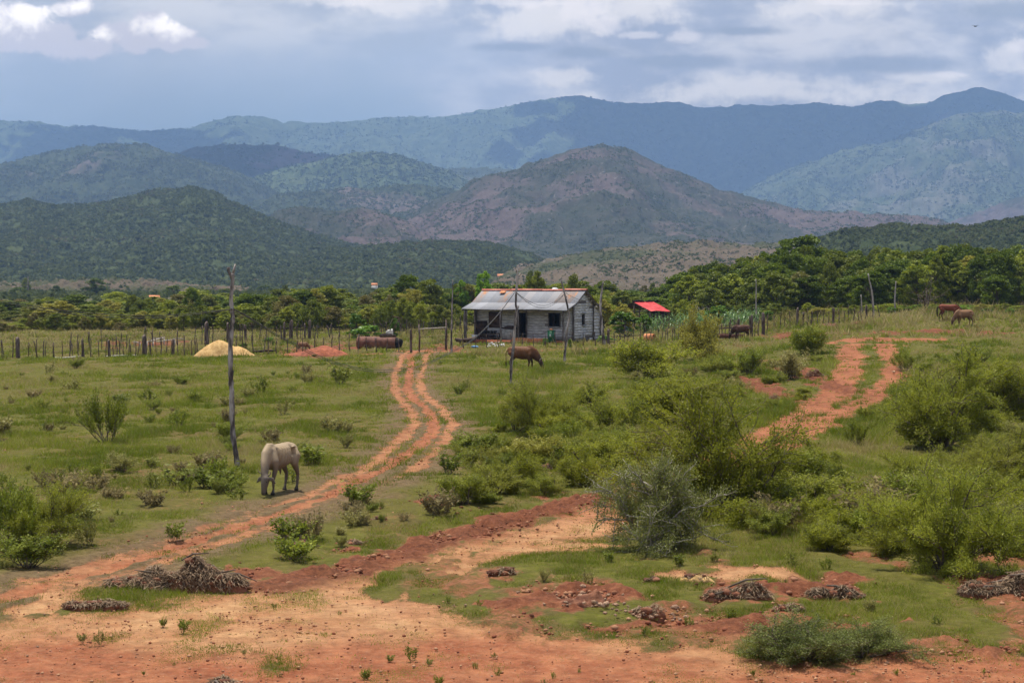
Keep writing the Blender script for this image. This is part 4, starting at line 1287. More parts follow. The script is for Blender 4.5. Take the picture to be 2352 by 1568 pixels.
# ------------------------------------------------------------------ farmhouse
def house_parts():
    random.seed(5)
    PHI = math.radians(28)
    ox, oy = (1153 * 2352 / 2560 - CXP) / F * 152, 152.0
    fz = 0.30
    root = empty('farmhouse', (ox, oy, 0.0), 'weathered grey plank farmhouse with a patched sheet metal roof and a front porch', 'house', None, -PHI)
    L, W = 10.35, 7.9
    X0, X1, Y0, Y1, YR, YB = 0.35, 10.05, 2.0, 5.9, 3.95, 7.6
    EZ, BZ, RZ = 2.92, 3.50, 4.60     # eave, break, ridge heights

    def planks(m, x0, x1, z0, z1, y, axis='x', holes=(), top=None, seed=0, ph=0.235, out=-1):
        rg = random.Random(seed)
        z = z0
        while z < z1 - 0.01:
            zt = min(z + ph, z1)
            segs = [(x0, x1)]
            if top is not None:
                a, b = top(z + ph * 0.5)
                segs = [(max(a, x0), min(b, x1))]
            for (h0, h1, hz0, hz1) in holes:
                if z + ph * 0.5 > hz0 and z + ph * 0.5 < hz1:
                    ns = []
                    for a, b in segs:
                        if h1 <= a or h0 >= b:
                            ns.append((a, b))
                        else:
                            if h0 > a:
                                ns.append((a, h0))
                            if h1 < b:
                                ns.append((h1, b))
                    segs = ns
            for a, b in segs:
                c = a
                while c < b - 0.02:
                    e = min(b, c + rg.uniform(1.6, 3.2))
                    if b - e < 0.4:
                        e = b
                    off = rg.uniform(-0.012, 0.012)
                    tone = rg.uniform(0.25, 0.75) if rg.random() > 0.08 else rg.uniform(0.0, 0.2)
                    cen, size = (c + e) / 2, (e - c - 0.008)
                    zz, hh = (z + zt) / 2, (zt - z) - rg.uniform(0.006, 0.02)
                    tl = rg.uniform(-0.004, 0.004)
                    if axis == 'x':
                        m.box((cen, y + off, zz), (size, 0.03, hh), 0, ('y', tl), v=tone)
                    else:
                        m.box((y + off, cen, zz), (0.03, size, hh), 0, ('x', tl), v=tone)
                    c = e
            z = zt

    door = (4.57, 5.42, fz, 2.72)
    win = (7.70, 8.75, 1.42, 2.60)
    m = MB()
    planks(m, X0, X1, fz, 3.46, Y0, 'x', [door, win], seed=1)
    m.build('front_wall', M['planks'], root)
    m = MB()
    gw = (3.62, 4.24, 1.55, 2.58)

    def gt(z):
        if z < BZ:
            return (Y0, Y1)
        f = (z - BZ) / (RZ - 0.06 - BZ)
        return (Y0 + (YR - Y0) * f, Y1 - (Y1 - YR) * f)
    planks(m, Y0, Y1, fz - 0.12, RZ - 0.06, X1 + 0.02, 'y', [gw], gt, seed=2)
    m.build('gable_wall', M['planks'], root)
    m = MB()
    planks(m, Y0, Y1, fz, RZ - 0.06, X0 - 0.02, 'y', [], gt, seed=3)
    m.build('end_wall', M['planks'], root)

    def gt2(z):
        return (Y1 + 0.02, Y1 + 1.7 if z < EZ + 0.1 else Y1 + 1.7 * max(0.05, (BZ - z) / (BZ - EZ)))
    m = MB()
    planks(m, Y1 + .02, YB, fz - 0.1, BZ - 0.08, X1 - 0.08, 'y', [], gt2, seed=4, ph=0.3)
    m.box(((X0 + X1) / 2, YB, 1.6), (X1 - X0 - 0.2, 0.03, 2.6), v=0.4)
    m.build('rear_wall', M['planks'], root)
    m = MB()
    for x_, y_, h_ in [(X1 + 0.03, Y0 - 0.06, 3.42), (X1 + 0.05, Y1 + 0.0, 3.42), (X0 - 0.03, Y0 - 0.06, 3.42), (X1 - 0.05, YB, 2.8)]:
        m = MB()
        m.box((x_, y_, (h_ + 0.1) / 2), (0.13, 0.13, h_), v=0.3)
        m.build('corner_board', M['post_house'], root)
    # dark room behind the openings: floor and inner partition
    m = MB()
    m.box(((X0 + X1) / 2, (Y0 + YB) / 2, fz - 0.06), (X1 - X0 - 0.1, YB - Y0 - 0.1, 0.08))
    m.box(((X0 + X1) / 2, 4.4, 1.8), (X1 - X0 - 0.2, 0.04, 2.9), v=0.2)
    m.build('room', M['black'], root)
    # door opening: frame and half open leaf inside
    m = MB()
    for x_ in (door[0] - 0.05, door[1] + 0.07):
        m.box((x_, Y0 - 0.04, (door[3] + fz) / 2), (0.11, 0.09, door[3] - fz), v=0.55)
    m.box(((door[0] + door[1]) / 2, Y0 - 0.04, door[3] + 0.05), (1.05, 0.09, 0.10), v=0.5)
    fr = m.build('door_frame', M['post_house'], root)
    m = MB()
    m.box((door[0] + 0.06, Y0 + 0.42, (door[3] + fz) / 2), (0.04, 0.78, door[3] - fz - 0.06), v=0.2)
    m.build('door', M['wood_dark'], root)
    m = MB()
    for z_ in (win[2] - 0.03, win[3] + 0.03):
        m.box(((win[0] + win[1]) / 2, Y0 - 0.035, z_), (win[1] - win[0] + 0.12, 0.07, 0.06), v=0.25)
    for x_ in (win[0] - 0.03, win[1] + 0.03):
        m.box((x_, Y0 - 0.035, (win[2] + win[3]) / 2), (0.06, 0.07, win[3] - win[2]), v=0.25)
    wf = m.build('window', M['post_house'], root)
    m = MB()
    m.box((win[0] + 0.33, Y0 + 0.25, 2.0), (0.035, 0.4, 1.1), v=0.1)
    m.build('shutter', M['wood_dark'], wf)
    m = MB()
    for z_ in (gw[2] - 0.03, gw[3] + 0.03):
        m.box((X1 + 0.05, (gw[0] + gw[1]) / 2, z_), (0.06, gw[1] - gw[0] + 0.1, 0.06), v=0.4)
    m.box((X1 + 0.03, gw[0] + 0.33, 2.07), (0.03, 0.07, 1.0), v=0.25)
    m.build('window', M['post_house'], root)

    # roof: separate sheets, each corrugated a little, patched and rusty
    def roof_sheets(name, x0, x1, prof, nsh, seed, front=True):
        rg = random.Random(seed)
        V, Q, C = [], [], []
        nb = 0
        for k in range(len(prof) - 1):
            (ya, za), (yb, zb) = prof[k], prof[k + 1]
            x = x0
            while x < x1 - 0.05:
                wsh = min(rg.uniform(0.74, 0.92), x1 - x)
                tone, rust = rg.uniform(0.35, 0.72), rg.random()
                if rg.random() < 0.10:
                    tone = 0.08
                rusty = 0.9 if rust > 0.90 else (0.45 if rust > 0.72 else 0.05)
                lift = rg.uniform(0.0, 0.02)
                nx = 22
                ov = 0.10
                for i in range(nx + 1):
                    f = i / nx
                    xx = x + f * (wsh + 0.03)
                    wav = 0.013 * math.sin(xx * 2 * math.pi / 0.11)
                    sag = -0.03 * math.sin((xx - x0) / (x1 - x0) * math.pi * 3 + seed) * (1 if k == len(prof) - 2 else 0.3)
                    ex = ov * (1 if k < len(prof) - 2 else 0.0) + (rg.uniform(0, 0.02) if k == len(prof) - 2 else 0)
                    yA, zA = ya, za + wav + 0.012 * (len(prof) - k) + lift
                    t2 = 1 + ex / math.hypot(yb - ya, zb - za)
                    yB, zB = ya + (yb - ya) * t2, za + (zb - za) * t2 + wav + sag + 0.012 * (len(prof) - k) + lift
                    for (yy_, zz_) in ((yA, zA), (yB, zB)):
                        V.append((xx, yy_, zz_))
                        C.append((tone, rusty, rg.random() * 0.0, 1))
                    V.append((xx, yA, zA - 0.006))
                    V.append((xx, yB, zB - 0.006))
                    C += [(tone, rusty, 0, 1)] * 2
                for i in range(nx):
                    a = nb + i * 4
                    b = a + 4
                    Q += [(a, b, b + 1, a + 1), (a + 2, a + 3, b + 3, b + 2), (a + 1, b + 1, b + 3, a + 3)]
                nb += (nx + 1) * 4
                x += wsh
        return obj(name, mesh_np(name, V, [np.array(Q)], {'sheet': np.array(C)}), M['roof'], root)
    roof_sheets('roof', -0.02, L, [(YR, RZ), (Y0 - 0.02, BZ), (0.0, EZ)], 12, 11)
    roof_sheets('roof', -0.02, L + 0.05, [(YR, RZ), (Y1 + .02, BZ), (W, EZ - 0.05)], 12, 12)
    m = MB()
    for k, (a, b) in enumerate([(-0.02, 3.0), (2.97, 6.1), (6.08, 8.35), (8.3, L + 0.08)]):
        z_ = RZ + 0.045 + 0.02 * (k % 2) + (0.03 if k == 3 else 0)
        m.box(((a + b) / 2, YR - 0.13, z_), (b - a, 0.24, 0.025), 0, ('x', math.radians(29)), v=0.5)
        m.box(((a + b) / 2, YR + 0.13, z_), (b - a, 0.24, 0.025), 0, ('x', math.radians(-29)), v=0.5)
        m.box(((a + b) / 2, YR, z_ + 0.06), (b - a, 0.10, 0.03), v=0.5)
    m.build('ridge_cap', M['salmon'], root)
    # rafters and barge boards under the right edge
    m = MB()
    for xr in (L - 0.02, 0.05):
        for (ya, za), (yb, zb) in (((0.02, EZ), (Y0, BZ)), ((Y0, BZ), (YR, RZ)), ((YR, RZ), (Y1, BZ)), ((Y1, BZ), (W - .05, EZ - 0.05))):
            m.tube([(xr, ya, za - 0.07), (xr, yb, zb - 0.07)], [0.05, 0.05], 6, v=0.45)
    m.tube([(0, 0.22, EZ - 0.05), (L, 0.22, EZ - 0.02)], [0.055, 0.05], 6, v=0.25)
    for x_ in np.linspace(0.3, L - 0.4, 9):
        m.tube([(x_, 0.06, EZ - 0.04), (x_, Y0, BZ - 0.07)], [0.03, 0.03], 5, v=0.2)
    m.build('rafters', M['post_house'], root)
    # porch posts
    rg = random.Random(9)
    for k, (x_, y_, r_) in enumerate([(0.32, 0.22, 0.16), (0.42, 1.75, 0.10), (3.85, 0.25, 0.075), (9.9, 0.3, 0.09), (5.55, 0.3, 0.07)]):
        m = MB()
        pts = [(x_ + rg.uniform(-.04, .04), y_ + rg.uniform(-.03, .03), z_) for z_ in np.linspace(-0.1 if y_ < 1 else fz, EZ - 0.08 if y_ < 1 else 3.3, 7)]
        m.tube(pts, [r_ * rg.uniform(0.85, 1.15) for _ in pts], 9, v=0.35, jit=0.08)
        m.build('porch_post', M['post_house'], root)
    m = MB()
    m.tube([(0.35, 0.25, 1.62), (0.40, 1.0, 1.60), (0.42, 1.75, 1.72)], [0.05, 0.045, 0.05], 7, v=0.25)
    m.build('rail', M['post_house'], root)
    # earth plinth under the porch
    m = MB()
    m.box((L / 2 - 0.1, 1.15, 0.06), (L - 0.3, 1.75, 0.42), v=0.45, taper=0.97)
    pl = m.build('porch_floor', M['redsoil'], root)
    m = MB()
    m.box(((X0 + X1) / 2, 5.0, 0.0), (X1 - X0 + 0.04, 5.3, 0.44), v=0.3, taper=0.99)
    m.build('foundation', M['wood_dark'], root)
    # old board panel on the wall
    m = MB()
    m.box((0.98, Y0 - 0.06, 1.15), (1.15, 0.04, 1.5), v=0.2)
    m.box((2.35, Y0 - 0.055, 2.0), (1.3, 0.03, 1.4), v=0.75)
    m.build('wall_patch', M['wood_dark'], root)

    def wp(x, y, z):
        ca, sa = math.cos(-PHI), math.sin(-PHI)
        return (ox + x * ca - y * sa, oy + x * sa + y * ca, z)
    return root, wp, PHI


mt, t = material('weathered_planks')
ob = t.n('ShaderNodeTexCoord').outputs['Object']
mp = t.n('ShaderNodeMapping', None, Vector=ob)
mp.inputs['Scale'].default_value = (0.7, 0.7, 9.0)
nz = t.noise(3.0, 6, 0.65, mp.outputs[0])
v = t.attr('v').outputs['Fac']
c = t.mix(t.ramp(nz, 0.35, 0.68), (0.32, 0.31, 0.31), (0.78, 0.77, 0.77))
c = t.mix(t.ramp(v, 0.0, 0.42, smooth=False), (0.14, 0.12, 0.11), c)
c = t.mix(t.ramp(t.noise(0.9, 4, 0.6, ob), 0.56, 0.72, 0, 0.6), c, (0.13, 0.10, 0.09))
finish(t, c, 0.9, nz, 0.5, 0.02, spec=0.15)
M['planks'] = mt
M['post_house'] = plain('old_timber', (0.06, 0.045, 0.04), (0.24, 0.21, 0.20), 3.0, stretch=(1.5, 1.5, 0.5))
mt, t = material('patched_roof_sheets')
ob = t.n('ShaderNodeTexCoord').outputs['Object']
sh = t.n('ShaderNodeSeparateColor', None, Color=t.attr('sheet').outputs['Color'])
base = t.mix(sh.outputs[0], (0.08, 0.085, 0.10), (0.33, 0.345, 0.375))
st = t.n('ShaderNodeMapping', None, Vector=ob)
st.inputs['Scale'].default_value = (2.2, 0.5, 0.5)
rn = t.noise(1.5, 6, 0.65, st.outputs[0])
rn2 = t.noise(7.0, 5, 0.6, ob)
rm = t.ramp(t.m('ADD', rn, t.m('MULTIPLY', sh.outputs[1], 0.20)), 0.73, 0.80)
base = t.mix(t.m('MULTIPLY', t.ramp(rn2, 0.4, 0.7), 0.25), base, (0.40, 0.38, 0.35))
base = t.mix(rm, base, (0.40, 0.16, 0.06))
base = t.mix(t.m('MULTIPLY', sh.outputs[1], 0.28), base, (0.42, 0.30, 0.21))
base = t.mix(1.0, base, (1.12, 1.12, 1.15), 'MULTIPLY')
finish(t, base, 0.7, rn2, 0.1, 0.02, 0.1, spec=0.25)
M['roof'] = mt

house, WP, PHI = house_parts()


def free_box_thing(name, loc, rz, shapes, mat, label, cat):
    m = MB()
    for s in shapes:
        m.box(*s)
    o = m.build(name, mat, None, loc)
    o.rotation_euler = (0, 0, rz)
    return tag(o, label, cat)


# rusty flap on the roof
o = free_box_thing('rusty_sheet', WP(2.35, 3.35, 4.42), -PHI, [((0, 0, 0.03), (0.5, 0.5, 0.012), 0.1, ('x', math.radians(20)), 0.9)], M['tile'], 'small rusty orange sheet lying on the left part of the farmhouse roof', 'metal sheet')
# white tank behind the ridge
rt = empty('water_tank', WP(6.85, 4.8, 4.1), 'small white water tank peeking over the farmhouse roof ridge', 'water tank')
m = MB()
m.tube([(0, 0, 0), (0, 0, 0.12), (0, 0, 0.62), (0, 0, 0.70)], [0.28, 0.30, 0.29, 0.2], 16, v=0.6)
m.build('tank_body', M['white'], rt, smooth=True)
m = MB()
m.tube([(0, 0, 0.695), (0, 0, 0.75)], [0.16, 0.15], 12, v=0.5)
m.build('lid', M['white'], rt)
# things on the porch
rt = empty('wash_trough', WP(3.95, 1.5, 0.27), 'grey concrete wash trough on the porch beside the thin post', 'trough', None, -PHI)
m = MB()
m.box((0, 0, 0.45), (1.35, 0.6, 0.9), v=0.75, taper=0.96)
m.build('trough_body', M['concrete'], rt)
m = MB()
m.box((0, 0, 1.02), (1.5, 0.66, 0.10), v=0.2)
m.ell((0.1, 0, 1.1), (0.5, 0.22, 0.12), v=0.2, jit=0.2)
m.build('cover', M['wood_dark'], rt)
rt = empty('woodstove_bench', WP(2.2, 1.2, 0.27), 'dark low bench heaped with sooty pots and firewood on the porch', 'bench', None, -PHI)
m = MB()
m.box((0, 0, 0.5), (2.0, 0.6, 0.07), v=0.2)
for x_ in (-0.9, 0.9):
    m.box((x_, -0.2, 0.24), (0.08, 0.08, 0.48))
    m.box((x_, 0.2, 0.24), (0.08, 0.08, 0.48))
m.build('bench_top', M['wood_dark'], rt)
for k in range(5):
    m = MB()
    m.tube([(-.8 + .35 * k, -0.05, 0.54), (-.8 + .35 * k, -0.05, 0.62), (-.8 + .35 * k, -0.05, 0.76)], [0.13, 0.16, 0.13], 10, v=0.3)
    m.build('pot', M['black'], rt)
m = MB()
for k in range(16):
    a = random.uniform(-0.3, 0.3)
    cx_ = random.uniform(-.7, .7)
    m.tube([(cx_ - 0.35, a, 0.06 + 0.02 * k), (cx_ + 0.35, a + 0.1, 0.08 + 0.02 * k)], [0.04, 0.035], 5)
m.build('firewood', M['wood_dark'], rt)
rt = empty('bucket', WP(0.95, 0.7, 0.27), 'pale blue-grey bucket at the left end of the porch', 'bucket')
m = MB()
m.tube([(0, 0, 0), (0, 0, 0.42)], [0.20, 0.27], 14, v=0.3)
m.build('bucket_body', M['white'], rt)
m = MB()
m.tube([(-0.27, 0, 0.42), (-0.15, 0, 0.56), (0.15, 0, 0.56), (0.27, 0, 0.42)], [0.012] * 4, 5)
m.build('handle', M['wire'], rt)
# green wheeled bin
rt = empty('wheeled_bin', WP(9.0, -0.15, 0.16), 'dark green plastic wheeled bin in front of the porch, right end', 'bin', None, -PHI + 0.1)
m = MB()
m.box((0, 0, 0.50), (0.46, 0.5, 0.92), v=0.5, taper=1.14)
m.build('bin_body', M['green_plastic'], rt)
m = MB()
m.box((0, -0.02, 1.0), (0.58, 0.62, 0.06), v=0.6)
m.box((0, 0.3, 1.0), (0.5, 0.07, 0.07), v=0.5)
m.build('lid', M['green_plastic'], rt)
m = MB()
m.box((0, -0.297, 0.62), (0.12, 0.008, 0.2), v=0.4)
m.build('sticker', M['white'], rt)
for s_ in (-1, 1):
    m = MB()
    m.tube([(s_ * 0.24, 0.22, 0.10), (s_ * 0.29, 0.22, 0.10)], [0.11, 0.11], 14)
    m.build('wheel', M['black'], rt)
m = MB()
m.ell((0, 0, 0.08), (0.16, 0.14, 0.09), 10, 6, jit=0.1)
o = m.build('clay_pot', M['tile'], None, WP(8.98, -0.15, 1.19))
tag(o, 'orange clay bowl lying on the lid of the green bin', 'bowl')
# roof tiles standing against the porch
random.seed(31)
for k in range(34):
    x_ = 5.2 + 3.55 * k / 34 + random.uniform(-.02, .02)
    m = MB()
    n = 7
    V = []
    for sec, zz in ((0, 0.0), (1, 0.42)):
        for i in range(n + 1):
            a = math.pi * i / n
            rr = 0.085 if sec == 0 else 0.075
            V.append((math.cos(a) * rr, -math.sin(a) * rr * 0.8, zz))
            V.append((math.cos(a) * (rr - 0.014), -math.sin(a) * (rr - 0.014) * 0.8, zz))
    fs = []
    s = 2 * (n + 1)
    for i in range(n):
        a = i * 2
        fs += [(a, a + 2, s + a + 2, s + a), (a + 1, s + a + 1, s + a + 3, a + 3), (a, a + 1, a + 3, a + 2), (s + a, s + a + 2, s + a + 3, s + a + 1)]
    fs += [(0, s, s + 1, 1), (2 * n, 2 * n + 1, s + 2 * n + 1, s + 2 * n)]
    m.add(V, fs, random.uniform(0.35, 0.8))
    o = m.build('roof_tile', M['tile'], None, WP(x_, random.uniform(-0.12, 0.0), 0.08))
    o.rotation_euler = (random.uniform(-0.35, -0.15), random.uniform(-0.22, 0.05), -PHI + random.uniform(-0.5, 0.5))
    tag(o, 'orange clay roof tile standing in the row in front of the porch', 'roof tile', 'row of clay roof tiles in front of the porch')
# pale rubble, blue rag, long hollow log
for k in range(22):
    m = MB()
    m.ell((0, 0, 0), (random.uniform(.06, .16), random.uniform(.05, .1), random.uniform(.04, .09)), 7, 5, v=random.uniform(0.4, 0.9), jit=0.25)
    p = at(1129 + 38 * ((k * 0.37) % 1) - 8, 794 + random.uniform(-3, 3))
    o = m.build('white_stone', M['cloth'], None, (p.x, p.y, gz(p.x, p.y) + random.uniform(0.02, 0.16)))
    o.rotation_euler = (random.random(), random.random(), random.random() * 3)
    tag(o, 'chalky white stone in the small pile behind the front fence of the house', 'stone', 'white stones in front of the porch')
p = at(1091, 798)
m = MB()
m.ell((0, 0, 0.08), (0.3, 0.2, 0.11), 9, 6, jit=0.25)
o = m.build('rag', M['blue'], None, (p.x, p.y, gz(p.x, p.y)))
tag(o, 'crumpled light blue rag on the grass left of the white stones', 'rag')
p = at(1070, 790)
rt = empty('hollow_log', (p.x, p.y, gz(p.x, p.y)), 'dark hollowed log trough on short legs at the left corner of the house', 'trough', None, 0.15)
m = MB()
m.tube([(-0.95, 0, .5), (-0.8, 0, 0.36), (-0.4, 0, 0.30), (0.1, 0, 0.32), (0.6, 0, 0.42), (0.95, 0, 0.6)], [0.05, 0.16, 0.19, 0.19, 0.17, 0.1], 10, jit=0.1)
m.build('log', M['wood_dark'], rt)
for x_ in (-0.5, 0.45):
    m = MB()
    m.tube([(x_, -0.1, 0), (x_, -0.06, 0.3)], [0.035, 0.03], 6)
    m.tube([(x_, 0.1, 0), (x_, 0.06, 0.3)], [0.035, 0.03], 6)
    m.build('leg', M['wood_dark'], rt)

# ------------------------------------------------------------------ shed with the red roof
dS = 178.0
sx, sy = (1455 - CXP) / F * dS, dS
bz = float(base_z(sx, sy))
ph = math.radians(40)
shed = empty('garden_shed', (sx, sy, bz), 'small open garden shed with a bright red sheet roof right of the farmhouse', 'shed', None, ph)
e_z, r_z = atd(1500, 714, dS).z - bz, atd(1480, 693.5, dS).z - bz
LS, HW = 2.95, 2.5
m = MB()
nx, nsl = 30, 6
V, Q = [], []
for i in range(nx + 1):
    x_ = LS * i / nx
    for j in range(nsl + 1):
        f = j / nsl
        wv = 0.02 * math.sin(x_ * 2 * math.pi / 0.2) + 0.05 * math.sin(f * 6 + x_ * 2) * f
        V += [(x_, -HW * f, r_z + (e_z - r_z) * f + wv), (x_, -HW * f, r_z + (e_z - r_z) * f + wv - 0.01)]
for i in range(nx):
    for j in range(nsl):
        a = (i * (nsl + 1) + j) * 2
        b = a + (nsl + 1) * 2
        Q += [(a, a + 2, b + 2, b), (a + 1, b + 1, b + 3, a + 3)]
m.add(V, Q)
m.build('roof', M['red_roof'], shed)
m = MB()
m.box((LS / 2, HW * 0.42, (r_z + e_z) / 2 - 0.05 + 0.15), (LS, HW * 0.9, 0.03), 0, ('x', -math.atan((r_z - e_z) / HW)), v=0.3)
m.build('rear_roof', M['wood_dark'], shed)
m = MB()
m.tube([(-0.1, 0, r_z + 0.06), (0.8, 0.05, r_z + 0.12), (1.5, 0.0, r_z + 0.05)], [0.1, 0.11, 0.09], 8, v=0.3)
m.tube([(1.8, 0, r_z + 0.05), (2.4, 0.05, r_z + 0.11), (2.8, 0.0, r_z + 0.04)], [0.08, 0.1, 0.07], 8, v=0.3)
m.build('ridge_cover', M['black'], shed)
for (x_, y_, z_) in [(0.1, -HW + 0.15, e_z - .05), (LS - 0.15, -HW + 0.15, e_z - .05), (0.1, 0, r_z - .05), (LS - .15, 0, r_z - .05), (0.1, HW * 0.8, e_z + .1), (LS - .15, HW * .8, e_z + .1)]:
    m = MB()
    m.tube([(x_, y_, -0.4), (x_ + 0.02, y_, z_ / 2), (x_, y_, z_)], [0.09, 0.08, 0.07], 7, v=0.5, jit=0.08)
    m.build('post', M['post'], shed)
m = MB()
for k in range(12):
    x_ = 1.1 + 1.7 * k / 11
    m.box((x_, -HW + 0.5, e_z / 2 - 0.1), (0.14, 0.03, e_z - 0.15), v=random.uniform(0.1, 0.6))
for k in range(12):
    m.box((LS - 0.2, -HW + 0.55 + 0.26 * k * 0.9, e_z / 2), (0.03, 0.22, e_z), v=random.uniform(0.1, 0.6))
m.build('plank_wall', M['wood_dark'], shed)
m = MB()
m.box((0.2, -0.2, e_z + 0.02), (0.08, 4.3, 0.08))
m.tube([(0.05, -HW, e_z - 0.05), (0.05, 0, r_z - 0.08)], [0.06, 0.06], 6)
m.build('beams', M['post'], shed)
p = atd(1438, 773, 170)
m = MB()
m.tube([(0, 0, 0), (0, 0, 0.5), (0, 0, .86)], [0.28, 0.30, 0.28], 14)
o = m.build('blue_drum', M['blue'], None, (p.x, p.y, gz(p.x, p.y)))
tag(o, 'blue drum half hidden by leaves left of the red roofed shed', 'drum')


# ------------------------------------------------------------------ traced poles
def pole(pts, rad, dist, name, label, cat='pole', forks=(), mat='pole', seg=10, group=None, sink=0.3):
    P_ = [atd(a, b, dist) for a, b in pts]
    x0, y0 = P_[0].x, P_[0].y
    g0 = gz(x0, y0)
    root = empty(name, (x0, y0, g0), label, cat, group)
    L_ = [(p.x - x0, random.uniform(-.02, .02), p.z - g0) for p in P_]
    L_[0] = (L_[0][0], 0, -sink)
    n = len(L_)
    rg = random.Random(len(label))
    pts2, rad2 = [], []
    for i in range(n - 1):
        for q in range(3):
            f = q / 3
            pts2.append([L_[i][k] * (1 - f) + L_[i + 1][k] * f + (rg.uniform(-.006, .006) if k < 2 else 0) for k in range(3)])
            rr = rad[0] + (rad[1] - rad[0]) * ((i + f) / (n - 1))
            rad2.append(rr * rg.uniform(0.86, 1.16))
    pts2.append(L_[-1])
    rad2.append(rad[1] * 0.9)
    m = MB()
    m.tube(pts2, rad2, seg, jit=0.10)
    m.build('shaft', M[mat], root)
    for fk in forks:
        q = [atd(a, b, dist) for a, b in fk[0]]
        m = MB()
        m.tube([(p.x - x0, 0.0, p.z - g0) for p in q], list(np.linspace(fk[1], fk[2], len(q))), 8, jit=0.12)
        m.build('branch_stub', M[mat], root)
    return root


def c6(L_):
    return [((540 + a * .4082) / 1.0884, (640 + b * .4082) / 1.0884) for a, b in L_]


def c3(L_):
    return [((1120 + a * .1913) / 1.0884, (660 + b * .1913) / 1.0884) for a, b in L_]


def c4(L_):
    return [((1480 + a * .2466) / 1.0884, (660 + b * .2466) / 1.0884) for a, b in L_]


def c5(L_):
    return [((2000 + a * .2381) / 1.0884, (560 + b * .2381) / 1.0884) for a, b in L_]


def c2(L_):
    return [((560 + a * .2551) / 1.0884, (620 + b * .2551) / 1.0884) for a, b in L_]


def c1(L_):
    return [((a * .2721) / 1.0884, (620 + b * .2721) / 1.0884) for a, b in L_]


pole(c6([(133, 1310), (128, 1250), (118, 1180), (104, 1100), (100, 1000), (96, 900), (97, 840), (93, 780), (90, 690), (88, 600), (90, 510), (96, 440), (104, 380), (98, 340), (92, 270), (98, 200), (101, 140), (103, 105)]), (0.078, 0.055), 49.5,
     'utility_pole', 'crooked grey forked pole in the left pasture beside the white ox', 'utility pole',
     [(c6([(103, 110), (110, 80), (120, 50)]), 0.04, 0.025), (c6([(96, 140), (87, 115), (78, 90), (76, 68)]), 0.035, 0.05), (c6([(95, 520), (84, 490)]), 0.03, 0.015), (c6([(96, 730), (110, 700), (112, 660)]), 0.015, 0.006)])
pole(c3([(812, 1600), (820, 1480), (832, 1250), (855, 1100), (868, 900), (882, 740), (890, 640), (900, 590), (888, 530), (888, 440), (892, 350), (903, 250), (912, 180), (905, 120), (898, 72)]), (0.075, 0.05), 90.5,
     'utility_pole', 'crooked pole standing before the farmhouse door, right behind which the brown cow grazes', 'utility pole',
     [(c3([(912, 190), (930, 150), (952, 120)]), 0.045, 0.03), (c3([(895, 600), (912, 575), (925, 545)]), 0.05, 0.03)])
pole(c3([(1520, 1290), (1528, 1150), (1540, 1050), (1550, 900), (1572, 780), (1588, 700), (1572, 600), (1555, 520), (1535, 440), (1520, 370), (1500, 290), (1475, 195)]), (0.085, 0.05), 117.0,
     'utility_pole', 'bent pole curving in front of the farmhouse window', 'utility pole', [(c3([(1530, 460), (1550, 420)]), 0.04, 0.03)])
pole(c3([(2048, 1060), (2030, 950), (2010, 800), (1995, 650), (1990, 560), (2000, 450), (2010, 350), (2022, 260), (2033, 232)]), (0.14, 0.06), 144.0,
     'utility_pole', 'slightly leaning pole at the right corner of the farmhouse gable', 'utility pole')
pole(c2([(2230, 1000), (2228, 900), (2232, 700), (2238, 500), (2242, 310)]), (0.10, 0.03), 134.0,
     'gate_pole', 'tall thin pole rising beside the field gate left of the farmhouse', 'pole')
pole(c4([(1668, 680), (1665, 520), (1662, 400), (1665, 250), (1661, 150)]), (0.10, 0.04), 165.0, 'thin_pole', 'thin pale pole rising from the garden fence before the dark wood', 'pole', mat='bark_pale')
pole(c5([(775, 1000), (770, 900), (762, 760), (745, 660), (730, 600), (715, 520)]), (0.11, 0.06), 166.0, 'bare_trunk', 'leaning bare grey trunk standing at the end of the right fence', 'pole', mat='bark_pale')
pole(c5([(1000, 935), (995, 800), (1000, 700), (1008, 600)]), (0.09, 0.05), 176.0, 'bare_trunk', 'pale bare trunk before the wood, right of the leaning one', 'pole', mat='bark_pale')
pole(c5([(645, 990), (648, 860), (640, 740)]), (0.07, 0.04), 170.0, 'bare_trunk', 'short thin grey stake just left of the leaning bare trunk', 'pole', mat='bark_pale')
pole(c1([(258, 500), (257, 380), (258, 262)]), (0.22, 0.16), 640.0, 'power_pole', 'distant power pole in the valley at the far left', 'utility pole')
pole(c1([(956, 500), (956, 430)]), (0.16, 0.12), 640.0, 'power_pole', 'short distant power pole in the valley right of the round tree', 'utility pole')


def cable(pts, label, r=0.011, gap=0.0):
    """pts: (px,py,dist)"""
    m = MB()
    P_ = [atd(*p) for p in pts]
    # smooth
    Q = []
    for i in range(len(P_) - 1):
        for q in range(4):
            f = q / 4
            a, b, c_, d = P_[max(i - 1, 0)], P_[i], P_[i + 1], P_[min(i + 2, len(P_) - 1)]
            Q.append(tuple(0.5 * ((2 * b) + (c_ - a) * f + (2 * a - 5 * b + 4 * c_ - d) * f * f + (3 * b - a - 3 * c_ + d) * f ** 3)))
    Q.append(tuple(P_[-1]))
    m.tube(Q, [r] * len(Q), 5)
    if gap:
        n_ = len(Q)
        Q2 = [(x, y + 0.04, z - gap * math.sin(math.pi * i / (n_ - 1)) - 0.02) for i, (x, y, z) in enumerate(Q)]
        m.tube(Q2, [r] * n_, 5)
    o = m.build('cable', M['wire'])
    tag(o, label, 'cable')


def lin(L_, d0, d1):
    x0, x1 = L_[0][0], L_[-1][0]
    return [(a, b, d0 + (d1 - d0) * (a - x0) / (x1 - x0)) for a, b in L_]


